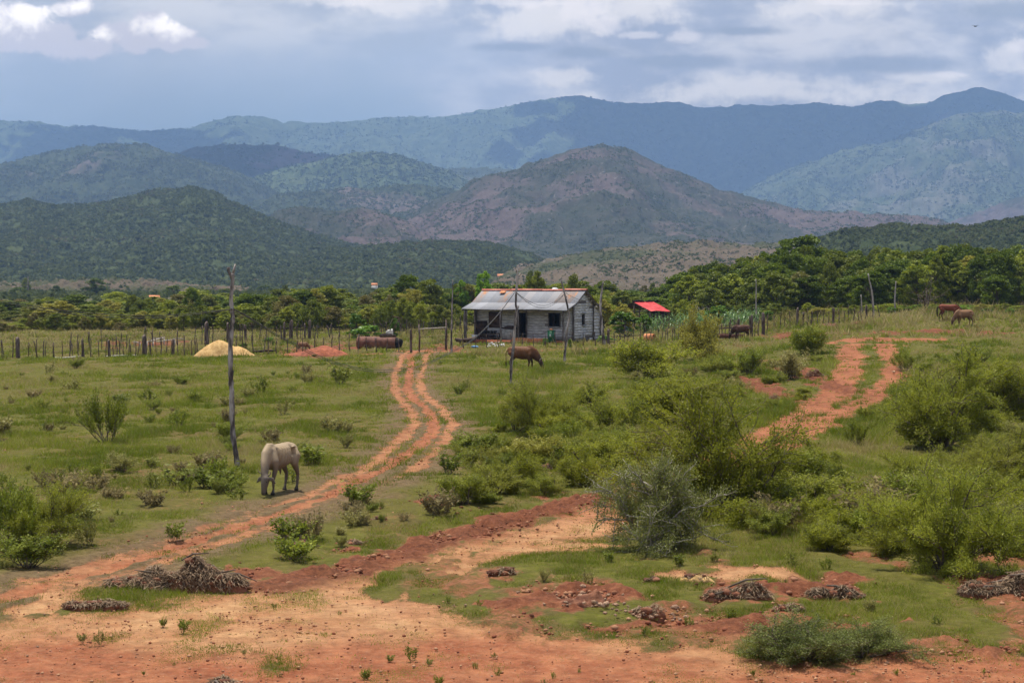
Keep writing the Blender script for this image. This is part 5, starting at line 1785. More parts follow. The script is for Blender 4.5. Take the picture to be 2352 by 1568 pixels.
s1 = 1 / 1.0884
cable(lin([(-60, 672), (0, 749 * s1), (136 * s1, 774 * s1), (272 * s1, 786 * s1), (381 * s1, 789 * s1), (462 * s1, 785 * s1), (580 * s1, 772 * s1)], 44, 49.4),
      'sagging double wire from the left edge to the forked pole', 0.010, 0.05)
cable(lin(c2([(95, 597), (200, 650), (300, 712), (430, 795), (560, 870), (700, 940), (900, 1042), (1100, 1118), (1300, 1170), (1500, 1192), (1700, 1188), (1850, 1168), (2000, 1120), (2150, 1050), (2330, 960)]) + c3([(350, 960), (530, 790), (700, 600), (870, 370)]), 49.4, 90.4),
      'long wire sagging low between the forked pole and the pole by the door', 0.012, 0.06)
cable(lin(c3([(905, 380), (970, 430), (1040, 475), (1120, 515), (1200, 538), (1300, 536), (1400, 490), (1460, 445), (1515, 395)]), 90.4, 116.9), 'wire hanging across the farmhouse roof between the two pasture poles', 0.014, 0.12)
cable(lin(c3([(1540, 375), (1590, 410), (1640, 435), (1690, 455), (1740, 472)]), 116.9, 147.5), 'short wire from the bent pole to the right edge of the farmhouse roof', 0.014)


# ------------------------------------------------------------------ fences: stakes and wire
def stake_meshes():
    L_ = []
    for k in range(7):
        rg = random.Random(50 + k)
        m = MB()
        n = 7
        pts, x, y = [], 0, 0
        for i in range(n):
            pts.append((x, y, -0.25 + 1.25 * i / (n - 1)))
            x += rg.uniform(-.03, .03)
            y += rg.uniform(-.02, .02)
        m.tube(pts, [0.5 * rg.uniform(0.8, 1.15) * (1 - 0.25 * i / n) * 0.07 for i in range(n)], 7, jit=0.12)
        if k in (1, 4):
            m.tube([pts[-2], (pts[-1][0] + 0.09, 0, 1.12)], [0.018, 0.012], 5)
        L_.append(m.mesh('post'))
        L_[-1].materials.append(M['post'])
    return L_


STAKES = stake_meshes()


def thick_mesh():
    m = MB()
    m.tube([(0, 0, -0.2), (0.01, 0, 0.3), (-0.01, 0, 0.7), (0.0, 0, 0.97), (0.02, 0, 1.0)], [0.15, 0.14, 0.135, 0.13, 0.08], 10, jit=0.07)
    me = m.mesh('post')
    me.materials.append(M['post'])
    return me


THICK = thick_mesh()


def fence(line, posts, name, label, hgt=(0.95, 1.45), wires=(0.45, 0.8, 1.1), thick=(), seed=1, wr=0.006):
    """line: picture points of the fence foot; posts: picture x of each stake"""
    rg = random.Random(seed)
    W_ = [at(*p) for p in line]
    pxs = [p[0] for p in line]

    def foot(px):
        d = float(np.interp(px, pxs, [w_.y for w_ in W_]))
        x = (px - CXP) / F * d
        return Vector((x, d, gz(x, d)))
    c0 = foot(posts[0])
    root = empty(name, c0, label, 'fence')
    tops = []
    for px in posts:
        p = foot(px)
        h_ = rg.uniform(*hgt)
        o = obj('post', STAKES[rg.randrange(7)], None, root, (p.x - c0.x, p.y - c0.y + rg.uniform(-.1, .1), p.z - c0.z))
        o.scale = (rg.uniform(0.9, 1.5), rg.uniform(0.9, 1.5), h_)
        o.rotation_euler = (rg.uniform(-.06, .06), rg.gauss(0, .055), rg.uniform(0, 6.28))
        tops.append(p - c0)
    for px, h_, r_ in thick:
        p = foot(px)
        o = obj('post', THICK, None, root, (p.x - c0.x, p.y - c0.y + 0.05, p.z - c0.z))
        o.scale = (r_ / 0.14, r_ / 0.14, h_)
        o.rotation_euler = (rg.uniform(-.02, .02), rg.uniform(-.05, .05), rg.uniform(0, 6.28))
    for hw in wires:
        m = MB()
        q = [(p.x, p.y - 0.05, p.z + hw + rg.uniform(-.03, .03)) for p in tops]
        m.tube(q, [wr] * len(q), 4)
        m.build('wire', M['wire'], root)
    return root


def px1(L_):
    return [a * .2721 / 1.0884 for a in L_]


def px2(L_):
    return [(560 + a * .2551) / 1.0884 for a in L_]


rg = random.Random(3)
fp = [-150, -130, -112, -95, -78, -60, -44, -28, -12] + px1([15, 36, 108, 176, 255, 325, 340, 398, 412, 482, 492, 570, 630, 660, 715, 742, 828, 905, 965, 1040, 1070, 1095, 1130, 1175, 1195, 1240, 1262, 1375, 1390, 1430, 1480, 1525, 1580, 1635, 1697, 1755, 1790, 1815, 1880, 1975, 2075]) + px2([115, 180, 210, 300, 390, 430, 515, 625, 710, 770, 880, 970, 1050, 1135, 1235, 1310, 1405, 1500, 1600, 1715])
fence([(-200, 824), (0, 823), (250, 820), (400, 817), (640, 812), (880, 809), (965, 808)], fp, 'stake_fence', 'long crooked stake fence across the left pasture, in front of the sand pile',
      (0.95, 1.5), thick=[(px1([158])[0], 1.45, 0.15), (px1([760])[0], 1.25, 0.09), (px1([1000])[0], 1.2, 0.10), (px1([1325])[0], 1.5, 0.17), (px1([1590])[0], 1.25, 0.09), (px2([1833])[0], 1.75, 0.10)], seed=4)
bp = sorted([rg.uniform(150, 1000) for _ in range(62)])
fence([(150, 806), (300, 800), (440, 793), (640, 781), (820, 772), (1010, 766)], bp, 'stake_fence', 'second stake fence further back behind the sand pile and red heap', (1.1, 1.7),
      thick=[(px1([1893])[0], 1.9, 0.17), (px1([2090])[0], 1.7, 0.12), (px1([2255])[0], 1.5, 0.12), (px2([655])[0], 1.75, 0.16), (px2([835])[0], 1.7, 0.15), (px2([790])[0], 1.4, 0.09), (px2([590])[0], 1.6, 0.12)], seed=5)
fence([(900, 766), (1000, 764), (1105, 762)], sorted([rg.uniform(905, 1100) for _ in range(17)]), 'stake_fence', 'short stretch of stakes in dry grass left of the farmhouse', (1.2, 1.7), seed=6)
hp_ = [(1120 + a * .1913) / 1.0884 for a in (205, 365, 515, 665, 830, 970, 1115, 1268, 1430, 1600, 1768, 1928, 2098, 2172, 2255)]
fence([(1060, 800), (1200, 797), (1300, 796), (1400, 794), (1450, 793)], hp_, 'stake_fence', 'evenly spaced stake fence directly in front of the farmhouse', (1.05, 1.25), thick=[((1120 + 2098 * .1913) / 1.0884, 1.35, 0.11)], seed=7)
gp = [(1480 + a * .2466) / 1.0884 for a in (225, 285, 330, 358, 420, 488, 555, 602, 675, 706, 740, 765, 820, 838, 878, 930, 990, 1060, 1130, 1180, 1240, 1300, 1330, 1350, 1382, 1416, 1442, 1480, 1510, 1540, 1585, 1612, 1650, 1690, 1725, 1770)]
fence([(1400, 792), (1490, 784), (1560, 782), (1640, 778), (1740, 772), (1780, 768)], gp, 'garden_fence', 'dense stake fence around the maize garden right of the farmhouse', (1.0, 1.7), thick=[((1480 + 1740 * .2466) / 1.0884, 1.8, 0.14), ((1480 + 1620 * .2466) / 1.0884, 1.7, 0.10), ((1480 + 1480 * .2466) / 1.0884, 1.5, 0.11)], seed=8)
rp = [(1480 + a * .2466) / 1.0884 for a in (1845, 1905, 1955, 2010, 2080, 2140, 2190, 2220, 2290)] + [(2000 + a * .2381) / 1.0884 for a in (30, 80, 115, 135, 190, 248, 305, 350, 410, 460, 505, 560, 605, 650, 700, 760, 830)]
fence([(1740, 762), (1850, 749), (1950, 742), (2040, 737)], rp, 'stake_fence', 'stake fence running along the foot of the right-hand wood', (1.0, 1.6), thick=[((1480 + 2080 * .2466) / 1.0884, 1.7, 0.11), ((2000 + 350 * .2381) / 1.0884, 1.4, 0.11), ((2000 + 697 * .2381) / 1.0884, 1.5, 0.10)], seed=9)
# field gate of white bar and wires
p0, p1 = at(963, 806), at(1025, 803)
gt_ = empty('field_gate', p0, 'simple field gate with one white top bar left of the farmhouse', 'gate')
d_ = p1 - p0
for f, nm, r_ in ((0, 'gate_post', 0.07), (1, 'gate_post', 0.08)):
    m = MB()
    m.tube([d_ * f + Vector((0, 0, -0.2)), d_ * f + Vector((0.03, 0, 1.2)), d_ * f + Vector((-0.02, 0, 2.1 + 0.25 * f))], [r_, r_ * 0.9, r_ * 0.8], 8, jit=0.1)
    m.build(nm, M['post'], gt_)
m = MB()
m.tube([Vector((0, -0.06, 1.72)), d_ + Vector((0, -0.06, 1.78))], [0.03, 0.03], 7)
m.build('top_bar', M['wood_pale'], gt_)
m = MB()
for h_ in (0.15, 0.6, 1.1):
    m.tube([Vector((0, -0.05, h_)), d_ + Vector((0, -0.05, h_))], [0.01, 0.01], 4)
m.tube([d_ * 0.96 + Vector((0, 0, 0)), d_ * 0.96 + Vector((0, 0, 1.7))], [0.03, 0.03], 6)
m.build('gate_wires', M['wire'], gt_)


# ------------------------------------------------------------------ rusty tank with frame
pt = at(870, 801)
tk = empty('rusty_tank', (pt.x, pt.y, gz(pt.x, pt.y)), 'long rusty cylindrical steel tank lying behind the left fence', 'tank', None, -0.12)
m = MB()
TR = 0.50
m.tube([(-1.75, 0, TR), (-1.70, 0, TR), (0, 0, TR), (1.35, 0, TR), (1.40, 0, TR)], [TR * 0.9, TR, TR, TR, TR * 0.98], 26, v=0.6)
m.build('drum', M['rust'], tk, smooth=False)
m = MB()
m.tube([(1.40, 0, TR), (1.75, 0, TR - 0.04), (1.9, 0, TR - 0.08)], [TR * 0.86, TR * 0.72, TR * 0.5], 18, v=0.2, jit=0.07)
m.build('end_cap', M['black'], tk)
m = MB()
for x_ in (-1.0, -0.1, 0.8):
    m.tube([(x_ - 0.02, 0, TR), (x_ + 0.02, 0, TR)], [TR * 1.015] * 2, 26, v=0.45)
m.build('bands', M['rust'], tk)
kx, ky, kz = pt.x, pt.y, gz(pt.x, pt.y)
o = free_box_thing('plank_slab', (kx + 0.72, ky, kz + 1.08), -0.12, [((0, 0, 0.0), (1.25, 0.55, 0.12), 0.02, None, 0.4), ((-.1, 0, 0.11), (0.9, 0.4, 0.08), 0.1, None, 0.3)], M['wood_dark'], 'dark wooden slab lying on top of the rusty tank', 'slab')
fr_ = empty('leaning_frame', (kx + 0.9, ky + 0.1, kz + 1.15), 'leaning frame of two dark poles and a crossbar above the rusty tank', 'frame')
m = MB()
m.tube([(-0.35, 0, 0), (0.3, 0, 1.42)], [0.04, 0.03], 7)
m.build('pole', M['wood_dark'], fr_)
m = MB()
m.tube([(0.12, 0, 0), (0.75, 0, 1.36)], [0.04, 0.03], 7)
m.build('pole', M['wood_dark'], fr_)
m = MB()
m.tube([(0.22, -0.04, 1.46), (0.85, -0.04, 1.34)], [0.05, 0.045], 7)
m.build('crossbar', M['wood_dark'], fr_)
m = MB()
m.ell((0, 0, 0.12), (0.20, 0.16, 0.22), 9, 7, jit=0.3)
m.ell((0.28, 0, 0.1), (0.12, 0.12, 0.28), 9, 7, jit=0.3)
o = m.build('white_cloth', M['cloth'], None, (kx + 0.78, ky - 0.05, kz + 1.2))
tag(o, 'dirty white cloth bundled under the leaning frame on the tank', 'cloth')

# piles, beams, logs
def mound(name, px, py, wpx, hpx, mat, label, cat, humps=((0, 0, 1.0, 1.0),), rough=0.10, depth=0.55, seed=0, kind=None, res=46, extra=None):
    p = at(px, py)
    k = F / p.y
    w_, h_ = wpx / k / 2, hpx / k
    rt = None
    gx = np.linspace(-1.1, 1.1, res)
    X, Y = np.meshgrid(gx * w_, gx * w_ * depth, indexing='xy')
    Z = np.zeros(X.shape)
    for hx, hy, hw_, hh in humps:
        rr = np.hypot((X / w_ - hx) / hw_, (Y / (w_ * depth) - hy) / hw_)
        Z = np.maximum(Z, h_ * hh * np.clip(1 - rr ** 1.5, 0, 1))
    nz_ = fbm(X / (h_ * .8 + .05) + px, Y / (h_ * .8 + .05) + py, seed, 4) - 0.5
    Z = Z + nz_ * h_ * rough * 3 * sst(0, 0.3, Z / (h_ + 1e-6)) - 0.05 - 0.4 * sst(0.05, 0.0, Z)
    z0 = gz(p.x, p.y)
    o = add_mesh_grid(name, X, Y, Z, mat, {'v': np.clip(0.5 + nz_.ravel(), 0, 1)})
    o.location = (p.x, p.y, z0)
    if label:
        tag(o, label, cat)
    return o, p, w_, h_, (X, Y, Z)


mound('sand_pile', 518, 817, 150, 37, M['sand'], 'pile of yellow sand behind the left stake fence', 'sand pile', ((-0.18, 0, 0.82, 1.0), (0.35, 0, 0.62, 0.62)), 0.06, 0.6, 1)
mound('earth_pile', 722, 818, 172, 26, M['redsoil'], 'heap of red earth at the foot of the left fence', 'earth pile', ((0.22, 0, 0.78, 1.0), (-0.35, 0.1, 0.6, 0.45)), 0.07, 0.6, 2)


def lying(name, pts, r, mat, label, cat, d=None, lift=0.0):
    m = MB()
    P_ = [at(*p) for p in pts]
    g0 = P_[0]
    m.tube([(p.x - g0.x, p.y - g0.y, gz(p.x, p.y) - g0.z + r[0] * 0.7 + lift) for p in P_], r, 8, jit=0.12)
    o = m.build(name, mat, None, g0)
    tag(o, label, cat)


m = MB()
p = at(522, 815.5)
q = at(634, 811)
d_ = q - p
m.tube([(0, 0, 0.16), d_ * 0.5 + Vector((0, 0, 0.17)), d_ * 0.85 + Vector((0, 0, 0.22)), d_ + Vector((0, 0, 0.18))], [0.12, 0.11, 0.10, 0.07], 6, jit=0.12)
o = m.build('long_beam', M['wood_dark'], None, p)
tag(o, 'long dark beam lying at the foot of the sand pile', 'beam')
lying('peeled_log', [(124, 821), (140, 823), (170, 822), (184, 821)], [0.05, 0.06, 0.055, 0.04], M['wood_pale'], 'short bleached stick lying before the left fence', 'log')
lying('peeled_log', [(241, 819), (270, 820), (310, 818.5), (345, 816.5), (358, 816.5)], [0.06, 0.08, 0.08, 0.06, 0.05], M['wood_pale'], 'long bleached log lying before the left fence', 'log')
for k, pts in enumerate([[(308, 788), (322, 796)], [(338, 792), (378, 783)], [(352, 786), (376, 784)], [(352, 790), (402, 789)], [(398, 785), (424, 784)]]):
    m = MB()
    P_ = [at(a, b + 8) for a, b in pts]
    g0 = P_[0]
    m.tube([(p.x - g0.x, 0, 0.45 + 0.1 * (k % 3)) if i == 0 else (p.x - g0.x, p.y - g0.y, 0.5 + 0.12 * (k % 2)) for i, p in enumerate(P_)], [0.045, 0.04], 6)
    m.tube([(0, 0, -0.1), (0, 0, 0.5 + 0.1 * (k % 3))], [0.04, 0.035], 6)
    m.tube([(P_[-1].x - g0.x, P_[-1].y - g0.y, -0.1), (P_[-1].x - g0.x, P_[-1].y - g0.y, 0.55)], [0.04, 0.035], 6)
    o = m.build('rail_trestle', M['wood_pale'] if k % 2 else M['bark_pale'], None, (g0.x, g0.y, gz(g0.x, g0.y)))
    tag(o, ['leaning pale rail nearest the thick fence post', 'low rail on stakes right of the thick fence post', 'short upper rail beside the low trestle', 'lower rail of the trestle behind the left fence', 'rightmost rail of the trestle behind the left fence'][k], 'rail')
# barrel by the garden fence, trough at the far right of the garden
p = at(1492, 783)
br = empty('rusty_barrel', (p.x, p.y, gz(p.x, p.y)), 'rusty open barrel lying on its side at the garden fence', 'barrel', None, -0.5)
m = MB()
n = 20
V, fs = [], []
for s_, (x_, r_) in enumerate([(-0.45, 0.31), (0, 0.32), (0.42, 0.31), (0.42, 0.28), (-0.40, 0.28)]):
    for k in range(n):
        a = 2 * math.pi * k / n
        V.append((x_, math.cos(a) * r_, 0.31 + math.sin(a) * r_))
for s_ in range(4):
    for k in range(n):
        k2 = (k + 1) % n
        fs.append((s_ * n + k, s_ * n + k2, (s_ + 1) * n + k2, (s_ + 1) * n + k))
fs.append(tuple(range(n - 1, -1, -1)))
fs.append(tuple(4 * n + k for k in range(n)))
m.add(V, fs, 0.8)
m.build('shell', M['tile'], br)
m = MB()
for x_ in (-0.15, 0.15):
    m.tube([(x_ - .015, 0, 0.31), (x_ + .015, 0, 0.31)], [0.33, 0.33], 20)
m.build('hoops', M['rust'], br)
p = at(1668, 779)
tr_ = empty('feed_trough', (p.x, p.y, gz(p.x, p.y)), 'rusty red feed trough beside the dark cow', 'trough', None, -0.1)
m = MB()
m.box((0.3, 0, 0.28), (1.9, 0.5, 0.30), v=0.3, taper=1.15)
m.box((-0.3, 0, 0.46), (1.6, 0.12, 0.06), v=0.9)
m.build('trough_body', M['rust'], tr_)
m = MB()
m.tube([(-0.9, 0, 0.9), (0, 0, 0.95), (0.6, 0.1, 0.93)], [0.06, 0.05, 0.05], 6)
m.build('rail', M['wood_dark'], tr_)

# far houses in the valley
for k, (x0, x1, yt, yb, dd, roofm, lab) in enumerate([(572, 592, 668, 674, 900, 'tile', 'small far red roofed house left in the valley'), (600, 617, 666, 672, 905, 'white', 'far house with a white roof in the valley'), (626, 650, 665, 671, 915, 'tile', 'long far house with a red roof in the valley'),
                                                       (646, 676, 663, 669, 930, 'tile', 'rightmost far red roof of the valley row'), (1142, 1176, 629, 637, 1120, 'tile', 'far house with a red roof behind the lime tree'), (852, 866, 650, 656, 900, 'tile', 'far red roof above the yellowish tree'), (338, 362, 678, 688, 480, 'tile', 'patch of an orange far roof left of the forked pole'), (506, 516, 668, 674, 800, 'white', 'tiny pale far roof just left of the forked pole')]):
    a, b = atd(x0, yb, dd), atd(x1, yt, dd)
    w_ = b.x - a.x
    zt, ze = b.z, a.z
    hs = empty('far_house', ((a.x + b.x) / 2, dd, 0), lab, 'house')
    m = MB()
    hb = ze + 0.3
    m.box((0, 2.5, ze - 1.2), (w_ * 0.94, 4.6, 2.4), v=0.5)
    m.build('wall', M['cloth'], hs)
    m = MB()
    m.add([(-w_ / 2, 0, ze), (w_ / 2, 0, ze), (w_ / 2, 5.0, ze), (-w_ / 2, 5.0, ze), (-w_ / 2, 2.5, zt), (w_ / 2, 2.5, zt)], [(0, 1, 5, 4), (3, 4, 5, 2), (0, 4, 3), (1, 2, 5), (0, 3, 2, 1)], 0.6)
    m.build('roof', M[roofm], hs)

# ------------------------------------------------------------------ garden plants
def corn_meshes():
    out = []
    for s_ in range(3):
        rg_ = np.random.default_rng(400 + s_)
        V, Q, T = [], [], []
        nb = 0
        for k in range(12):
            z = 0.25 + 1.2 * k / 12
            a = k * 2.4 + rg_.random()
            L_ = rg_.uniform(0.6, 0.85)
            w_ = 0.05
            side = np.array([-math.sin(a), math.cos(a), 0])
            for i in range(6):
                f = i / 5
                c_ = np.array([math.cos(a) * L_ * f * 0.8, math.sin(a) * L_ * f * 0.8, z + 0.42 * f - 0.75 * f * f])
                ww = w_ * (1 - f) ** 0.5 + 0.004
                V += [c_ - side * ww, c_ + side * ww]
            for i in range(5):
                q = nb + i * 2
                Q.append((q, q + 1, q + 3, q + 2))
            nb += 12
            T += [rg_.random()] * 12
        me = mesh_np('leaves', V, [np.array(Q)], {'v': np.array(T)})
        me.materials.append(M['leaf_corn'])
        m = MB()
        m.tube([(0, 0, -0.1), (0, 0, 0.8), (0.02, 0, 1.6)], [0.022, 0.018, 0.008], 5)
        for k in range(5):
            a = k * 1.256
            m.tube([(0.02, 0, 1.55), (0.02 + 0.09 * math.cos(a), 0.09 * math.sin(a), 1.78)], [0.007, 0.004], 3)
        st_ = m.mesh('stalk')
        st_.materials.append(M['leaf_corn'])
        out.append((me, st_, 0.62, 1.75))
    return out


CORN = corn_meshes()
random.seed(77)
for k in range(90):
    px = random.uniform(1475, 1745)
    dist = random.uniform(160, 176)
    p = gpt(px, dist)
    h_ = random.uniform(1.2, 2.1)
    plant_thing('maize_plant', CORN[k % 3], (p.x, p.y, p.z), 'maize plant with arching glossy leaves in the fenced garden', 'maize plant', 'maize plants in the fenced garden', 0.62 * h_ / 1.7, h_, parts=('leaves', 'stalk'))
# broad leaved young trees around the house
for px, yt, dist, wpx, lab in [(1432, 714, 158, 74, 'broad leaved young tree between the farmhouse and the red roofed shed'), (1480, 720, 160, 36, 'small broad leaved tree in front of the red roof'), (1650, 700, 172, 60, 'bushy broad leaved tree standing in the maize garden'),
                               (818, 718, 160, 44, 'young tree with pale star shaped leaves above the rusty tank'), (845, 745, 150, 90, 'leafy green clump behind the rusty tank'), (905, 728, 150, 26, 'dark leafy climber on the leaning frame'),
                               (1388, 770, 146, 50, 'small leafy sapling before the gable wall'), (1297 - 45, 790, 141, 18, 'small yellowish sapling before the farmhouse window'), (1765, 712, 172, 32, 'small bright tree at the end of the garden fence'),
                               (1850, 700, 182, 26, 'slim leafy shrub by the right fence'), (2045, 725, 174, 24, 'small light green shrub at the end of the right fence'), (620, 775, 145, 30, 'pale leafed shrub behind the second fence'), (1310, 790, 136, 12, 'tuft of weeds at the foot of the bent pole'),
                               (2175, 735, 163, 36, 'dark low leafy plant left of the bare earth by the horse'), (560, 800, 132, 24, 'reddish leafed plant behind the sand pile')]:
    tree_at(TB, px, yt, dist, wpx, 'young_tree' if wpx > 30 else 'shrub', lab, 'tree' if wpx > 30 else 'shrub')
for px, yt, dist, wpx in [(2185, 745, 166, 30), (2270, 745, 166, 30), (2320, 744, 164, 24)]:
    tree_at(TB, px, yt, dist, wpx, 'low_plant', 'low dark leafy plant on the red earth right of the grazing animals', 'plant', 'low plants right of the grazing animals')

# bare dead tree in front of the wood
rngd = np.random.default_rng(9)
outd, _ = branch_system(rngd, 4, 3.0, 2, 0.8, kids=(2, 4), r0=0.10, up=0.3, decay=0.6)
me = branches_mesh('trunk', outd, 2, 0.02)
p = gpt(2125, 189)
dt = obj('dead_tree', me, M['bark'], None, (p.x, p.y, p.z))
tag(dt, 'tangled pale leafless tree in front of the right-hand wood', 'dead tree')
outd, _ = branch_system(np.random.default_rng(12), 5, 1.4, 2, 0.7, kids=(2, 3), r0=0.05, up=0.5)
p = gpt(1620, 181)
dt = obj('dead_branches', branches_mesh('dead_branches', outd, 2, 0.012), M['bark_pale'], None, (p.x, p.y, p.z + 0.6))
tag(dt, 'bare grey branches sticking up behind the maize garden', 'branches')


# ------------------------------------------------------------------ heaps of dug roots, clods and stones
def fibre_mesh(name, surf, N, L_, wdt, seed, up=0.25):
    X, Y, Z = surf
    rg_ = np.random.default_rng(seed)
    i, j = rg_.integers(2, X.shape[0] - 2, N * 3), rg_.integers(2, X.shape[1] - 2, N * 3)
    ok = Z[i, j] > 0.02
    i, j = i[ok][:N], j[ok][:N]
    P_ = np.stack([X[i, j], Y[i, j], Z[i, j]], -1)
    P_[:, :2] += rg_.normal(size=(len(P_), 2)) * 0.03
    n = len(P_)
    d = rg_.normal(size=(n, 3)) * np.array([1, 1, up])
    cl = np.floor(rg_.random(n) * 9).astype(int)
    dd = rg_.normal(size=(9, 3)) * np.array([1, .8, up])
    d = d * 0.9 + dd[cl]
    d /= np.linalg.norm(d, axis=1, keepdims=True)
    L__ = L_ * rg_.uniform(0.4, 1.3, n)[:, None]
    s = np.cross(d, np.array([0, 0, 1.0]) + rg_.normal(size=(n, 3)) * 0.3)
    s /= np.linalg.norm(s, axis=1, keepdims=True)
    s *= wdt * rg_.uniform(0.5, 1.5, n)[:, None]
    a0 = P_ - d * L__ * 0.5
    a1 = P_ + np.array([0, 0, 1]) * L__ * 0.18 + rg_.normal(size=(n, 3)) * 0.01
    a2 = P_ + d * L__ * 0.5 + np.array([0, 0, 1]) * L__ * rg_.uniform(-.2, .12, n)[:, None]
    V = np.stack([a0 - s * .5, a0 + s * .5, a1 - s, a1 + s, a2 - s * .4, a2 + s * .4], 1)
    b = np.arange(n)[:, None] * 6
    Q = np.concatenate([b + np.array([[0, 1, 3, 2]]), b + np.array([[2, 3, 5, 4]])])
    T = np.repeat(np.clip(rg_.normal(0.5, 0.28, n), 0, 1), 6)
    return mesh_np(name, V.reshape(-1, 3), [Q], {'v': T})


def clod_bits(root, surf, n_, seed):
    X_, Y_, Z_ = surf
    rg_ = np.random.default_rng(seed + 900)
    m = MB()
    for _ in range(n_):
        i_, j_ = rg_.integers(6, X_.shape[0] - 6), rg_.integers(6, X_.shape[1] - 6)
        if Z_[i_, j_] < -0.02:
            continue
        s_ = 0.03 + 0.07 * rg_.random() ** 2
        m.add(ICO_V * rg_.uniform(0.6, 1.3, (12, 1)) * s_ * np.array([1.2, 1, .7]) + np.array([X_[i_, j_], Y_[i_, j_], Z_[i_, j_] + s_ * .3]), [tuple(f) for f in ICO_F], rg_.random())
    if m.n:
        o = m.build('clods', M['mud'], root)
        o['kind'] = 'stuff'


def root_heap(px, py, wpx, hpx, label, N=900, seed=0, humps=((-0.3, 0, 0.6, 0.7), (0.25, 0, 0.7, 1.0)), mat='mud', fib=0.17, cat='root heap'):
    hpx = hpx * 0.72
    o, p, w_, h_, surf = mound('soil', px, py, wpx, hpx, M[mat], None, None, humps, 0.42, 0.5, seed, res=70)
    root = empty('root_heap', o.location, label, cat)
    o.location = (0, 0, 0)
    o.parent = root
    if N:
        me = fibre_mesh('dry_roots', surf, int(N * 1.6), fib * min(1.4, w_ + 0.3), 0.0065, seed + 5)
        obj('dry_roots', me, M['roots'], root)
        X_, Y_, Z_ = surf
        clod_bits(root, surf, N // 22 + 6, seed)
        rr_ = random.Random(seed)
        m = MB()
        for _ in range(max(3, N // 200)):
            i_, j_ = rr_.randrange(8, X_.shape[0] - 8), rr_.randrange(8, X_.shape[1] - 8)
            if Z_[i_, j_] < 0.03:
                continue
            a_, l_ = rr_.uniform(0, 6.28), rr_.uniform(0.15, 0.42)
            c_ = Vector((X_[i_, j_], Y_[i_, j_], Z_[i_, j_] + 0.03))
            dv = Vector((math.cos(a_) * l_, math.sin(a_) * l_ * .6, rr_.uniform(-.1, .2) * l_ * 2))
            m.tube([c_ - dv, c_ + Vector((rr_.uniform(-.05, .05), 0, .05)), c_ + dv], [.016, .02, .008], 5)
        if m.n > 20:
            m.build('branches', M['bark'], root)
    return root


root_heap(405, 1350, 340, 84, 'large heap of dry grey roots beside the sandy track, lower left', 5200, 1, ((-0.55, 0.1, 0.5, 0.38), (0.18, 0, 0.62, 1.0), (-0.2, -0.1, .5, .6), (0.6, 0, .42, .4)))
root_heap(215, 1395, 190, 32, 'low flat heap of dead grass at the left end of the large root heap', 1300, 2)
root_heap(2300, 1365, 240, 80, 'tall heap of grey roots and red soil cut by the right edge', 2800, 3, ((0.35, 0, 0.7, 1.0), (-0.3, -0.1, 0.6, 0.5)))
root_heap(1690, 1370, 200, 48, 'heap of roots and red clods below the sandy patch', 1600, 4)
root_heap(1915, 1372, 150, 56, 'heap of pale roots on dark red soil, middle right', 1600, 5)
root_heap(480, 1590, 270, 48, 'grey root tangle at the bottom edge of the picture', 2600, 6)
root_heap(870, 1196, 60, 18, 'small root clump above the muddy ditch', 500, 7)
root_heap(800, 1248, 90, 22, 'root clump at the left end of the muddy ditch', 700, 8)
root_heap(690, 1256, 66, 18, 'grey root clump between the track and the ditch', 500, 9)
root_heap(1015, 1160, 76, 26, 'brown root clump on the grass right of the track', 600, 10)
root_heap(1140, 1103, 60, 24, 'brown root clump above the ditch, furthest to the right', 500, 11)
root_heap(1243, 1080, 70, 20, 'purplish root clump below the middle olive bush', 500, 12)
root_heap(1150, 1322, 84, 24, 'grey root clump at the left end of the stony heap', 700, 13)
root_heap(1770, 922, 60, 16, 'small root clump on the bank of the upper red road', 350, 14)
root_heap(1872, 864, 60, 22, 'pale root heap on the bank near the top of the red road', 450, 15)
root_heap(1700, 905, 40, 12, 'little root clump left of the upper road bank', 250, 16)
root_heap(1495, 1338, 50, 20, 'small grey clump left of the broken sandy edge', 350, 17)
root_heap(1810, 1400, 90, 26, 'flat dry root mat between the two red root heaps', 500, 18)
root_heap(2100, 945, 60, 16, 'root clump on the right edge of the red road', 300, 19)
root_heap(1905, 748, 90, 8, 'band of dead grass at the foot of the right fence', 400, 20, ((0, 0, 1, 1),))
root_heap(1990, 742, 80, 10, 'second band of dead grass at the foot of the right fence', 400, 21, ((0, 0, 1, 1),))
root_heap(1340, 1392, 190, 48, 'heap of broken red earth and pale stones, lower middle', 0, 22, ((-0.2, 0, 0.7, 0.8), (0.2, 0.1, 0.6, 1.0)), 'mud', cat='earth heap')
root_heap(1480, 1410, 130, 36, 'smaller stony heap touching the right of the broken red earth', 260, 23, ((0, 0, 0.9, 1.0),), 'mud', cat='earth heap')
root_heap(1600, 1335, 120, 34, 'crumbling sandy bank above the stony heaps', 60, 24, ((0, 0, 0.9, 1.0),), 'sand', cat='earth heap')

RK = []
for k in range(6):
    rgk = np.random.default_rng(500 + k)
    m = MB()
    V_ = ICO_V * rgk.uniform(0.62, 1.2, (12, 1)) * np.array([0.55, 0.45, 0.34]) + np.array([0, 0, 0.22])
    m.add(V_, [tuple(f) for f in ICO_F], 0.3 + 0.1 * k)
    me = m.mesh('rock')
    me.materials.append(M['rock'] if k < 4 else M['mud'])
    RK.append(me)
random.seed(91)


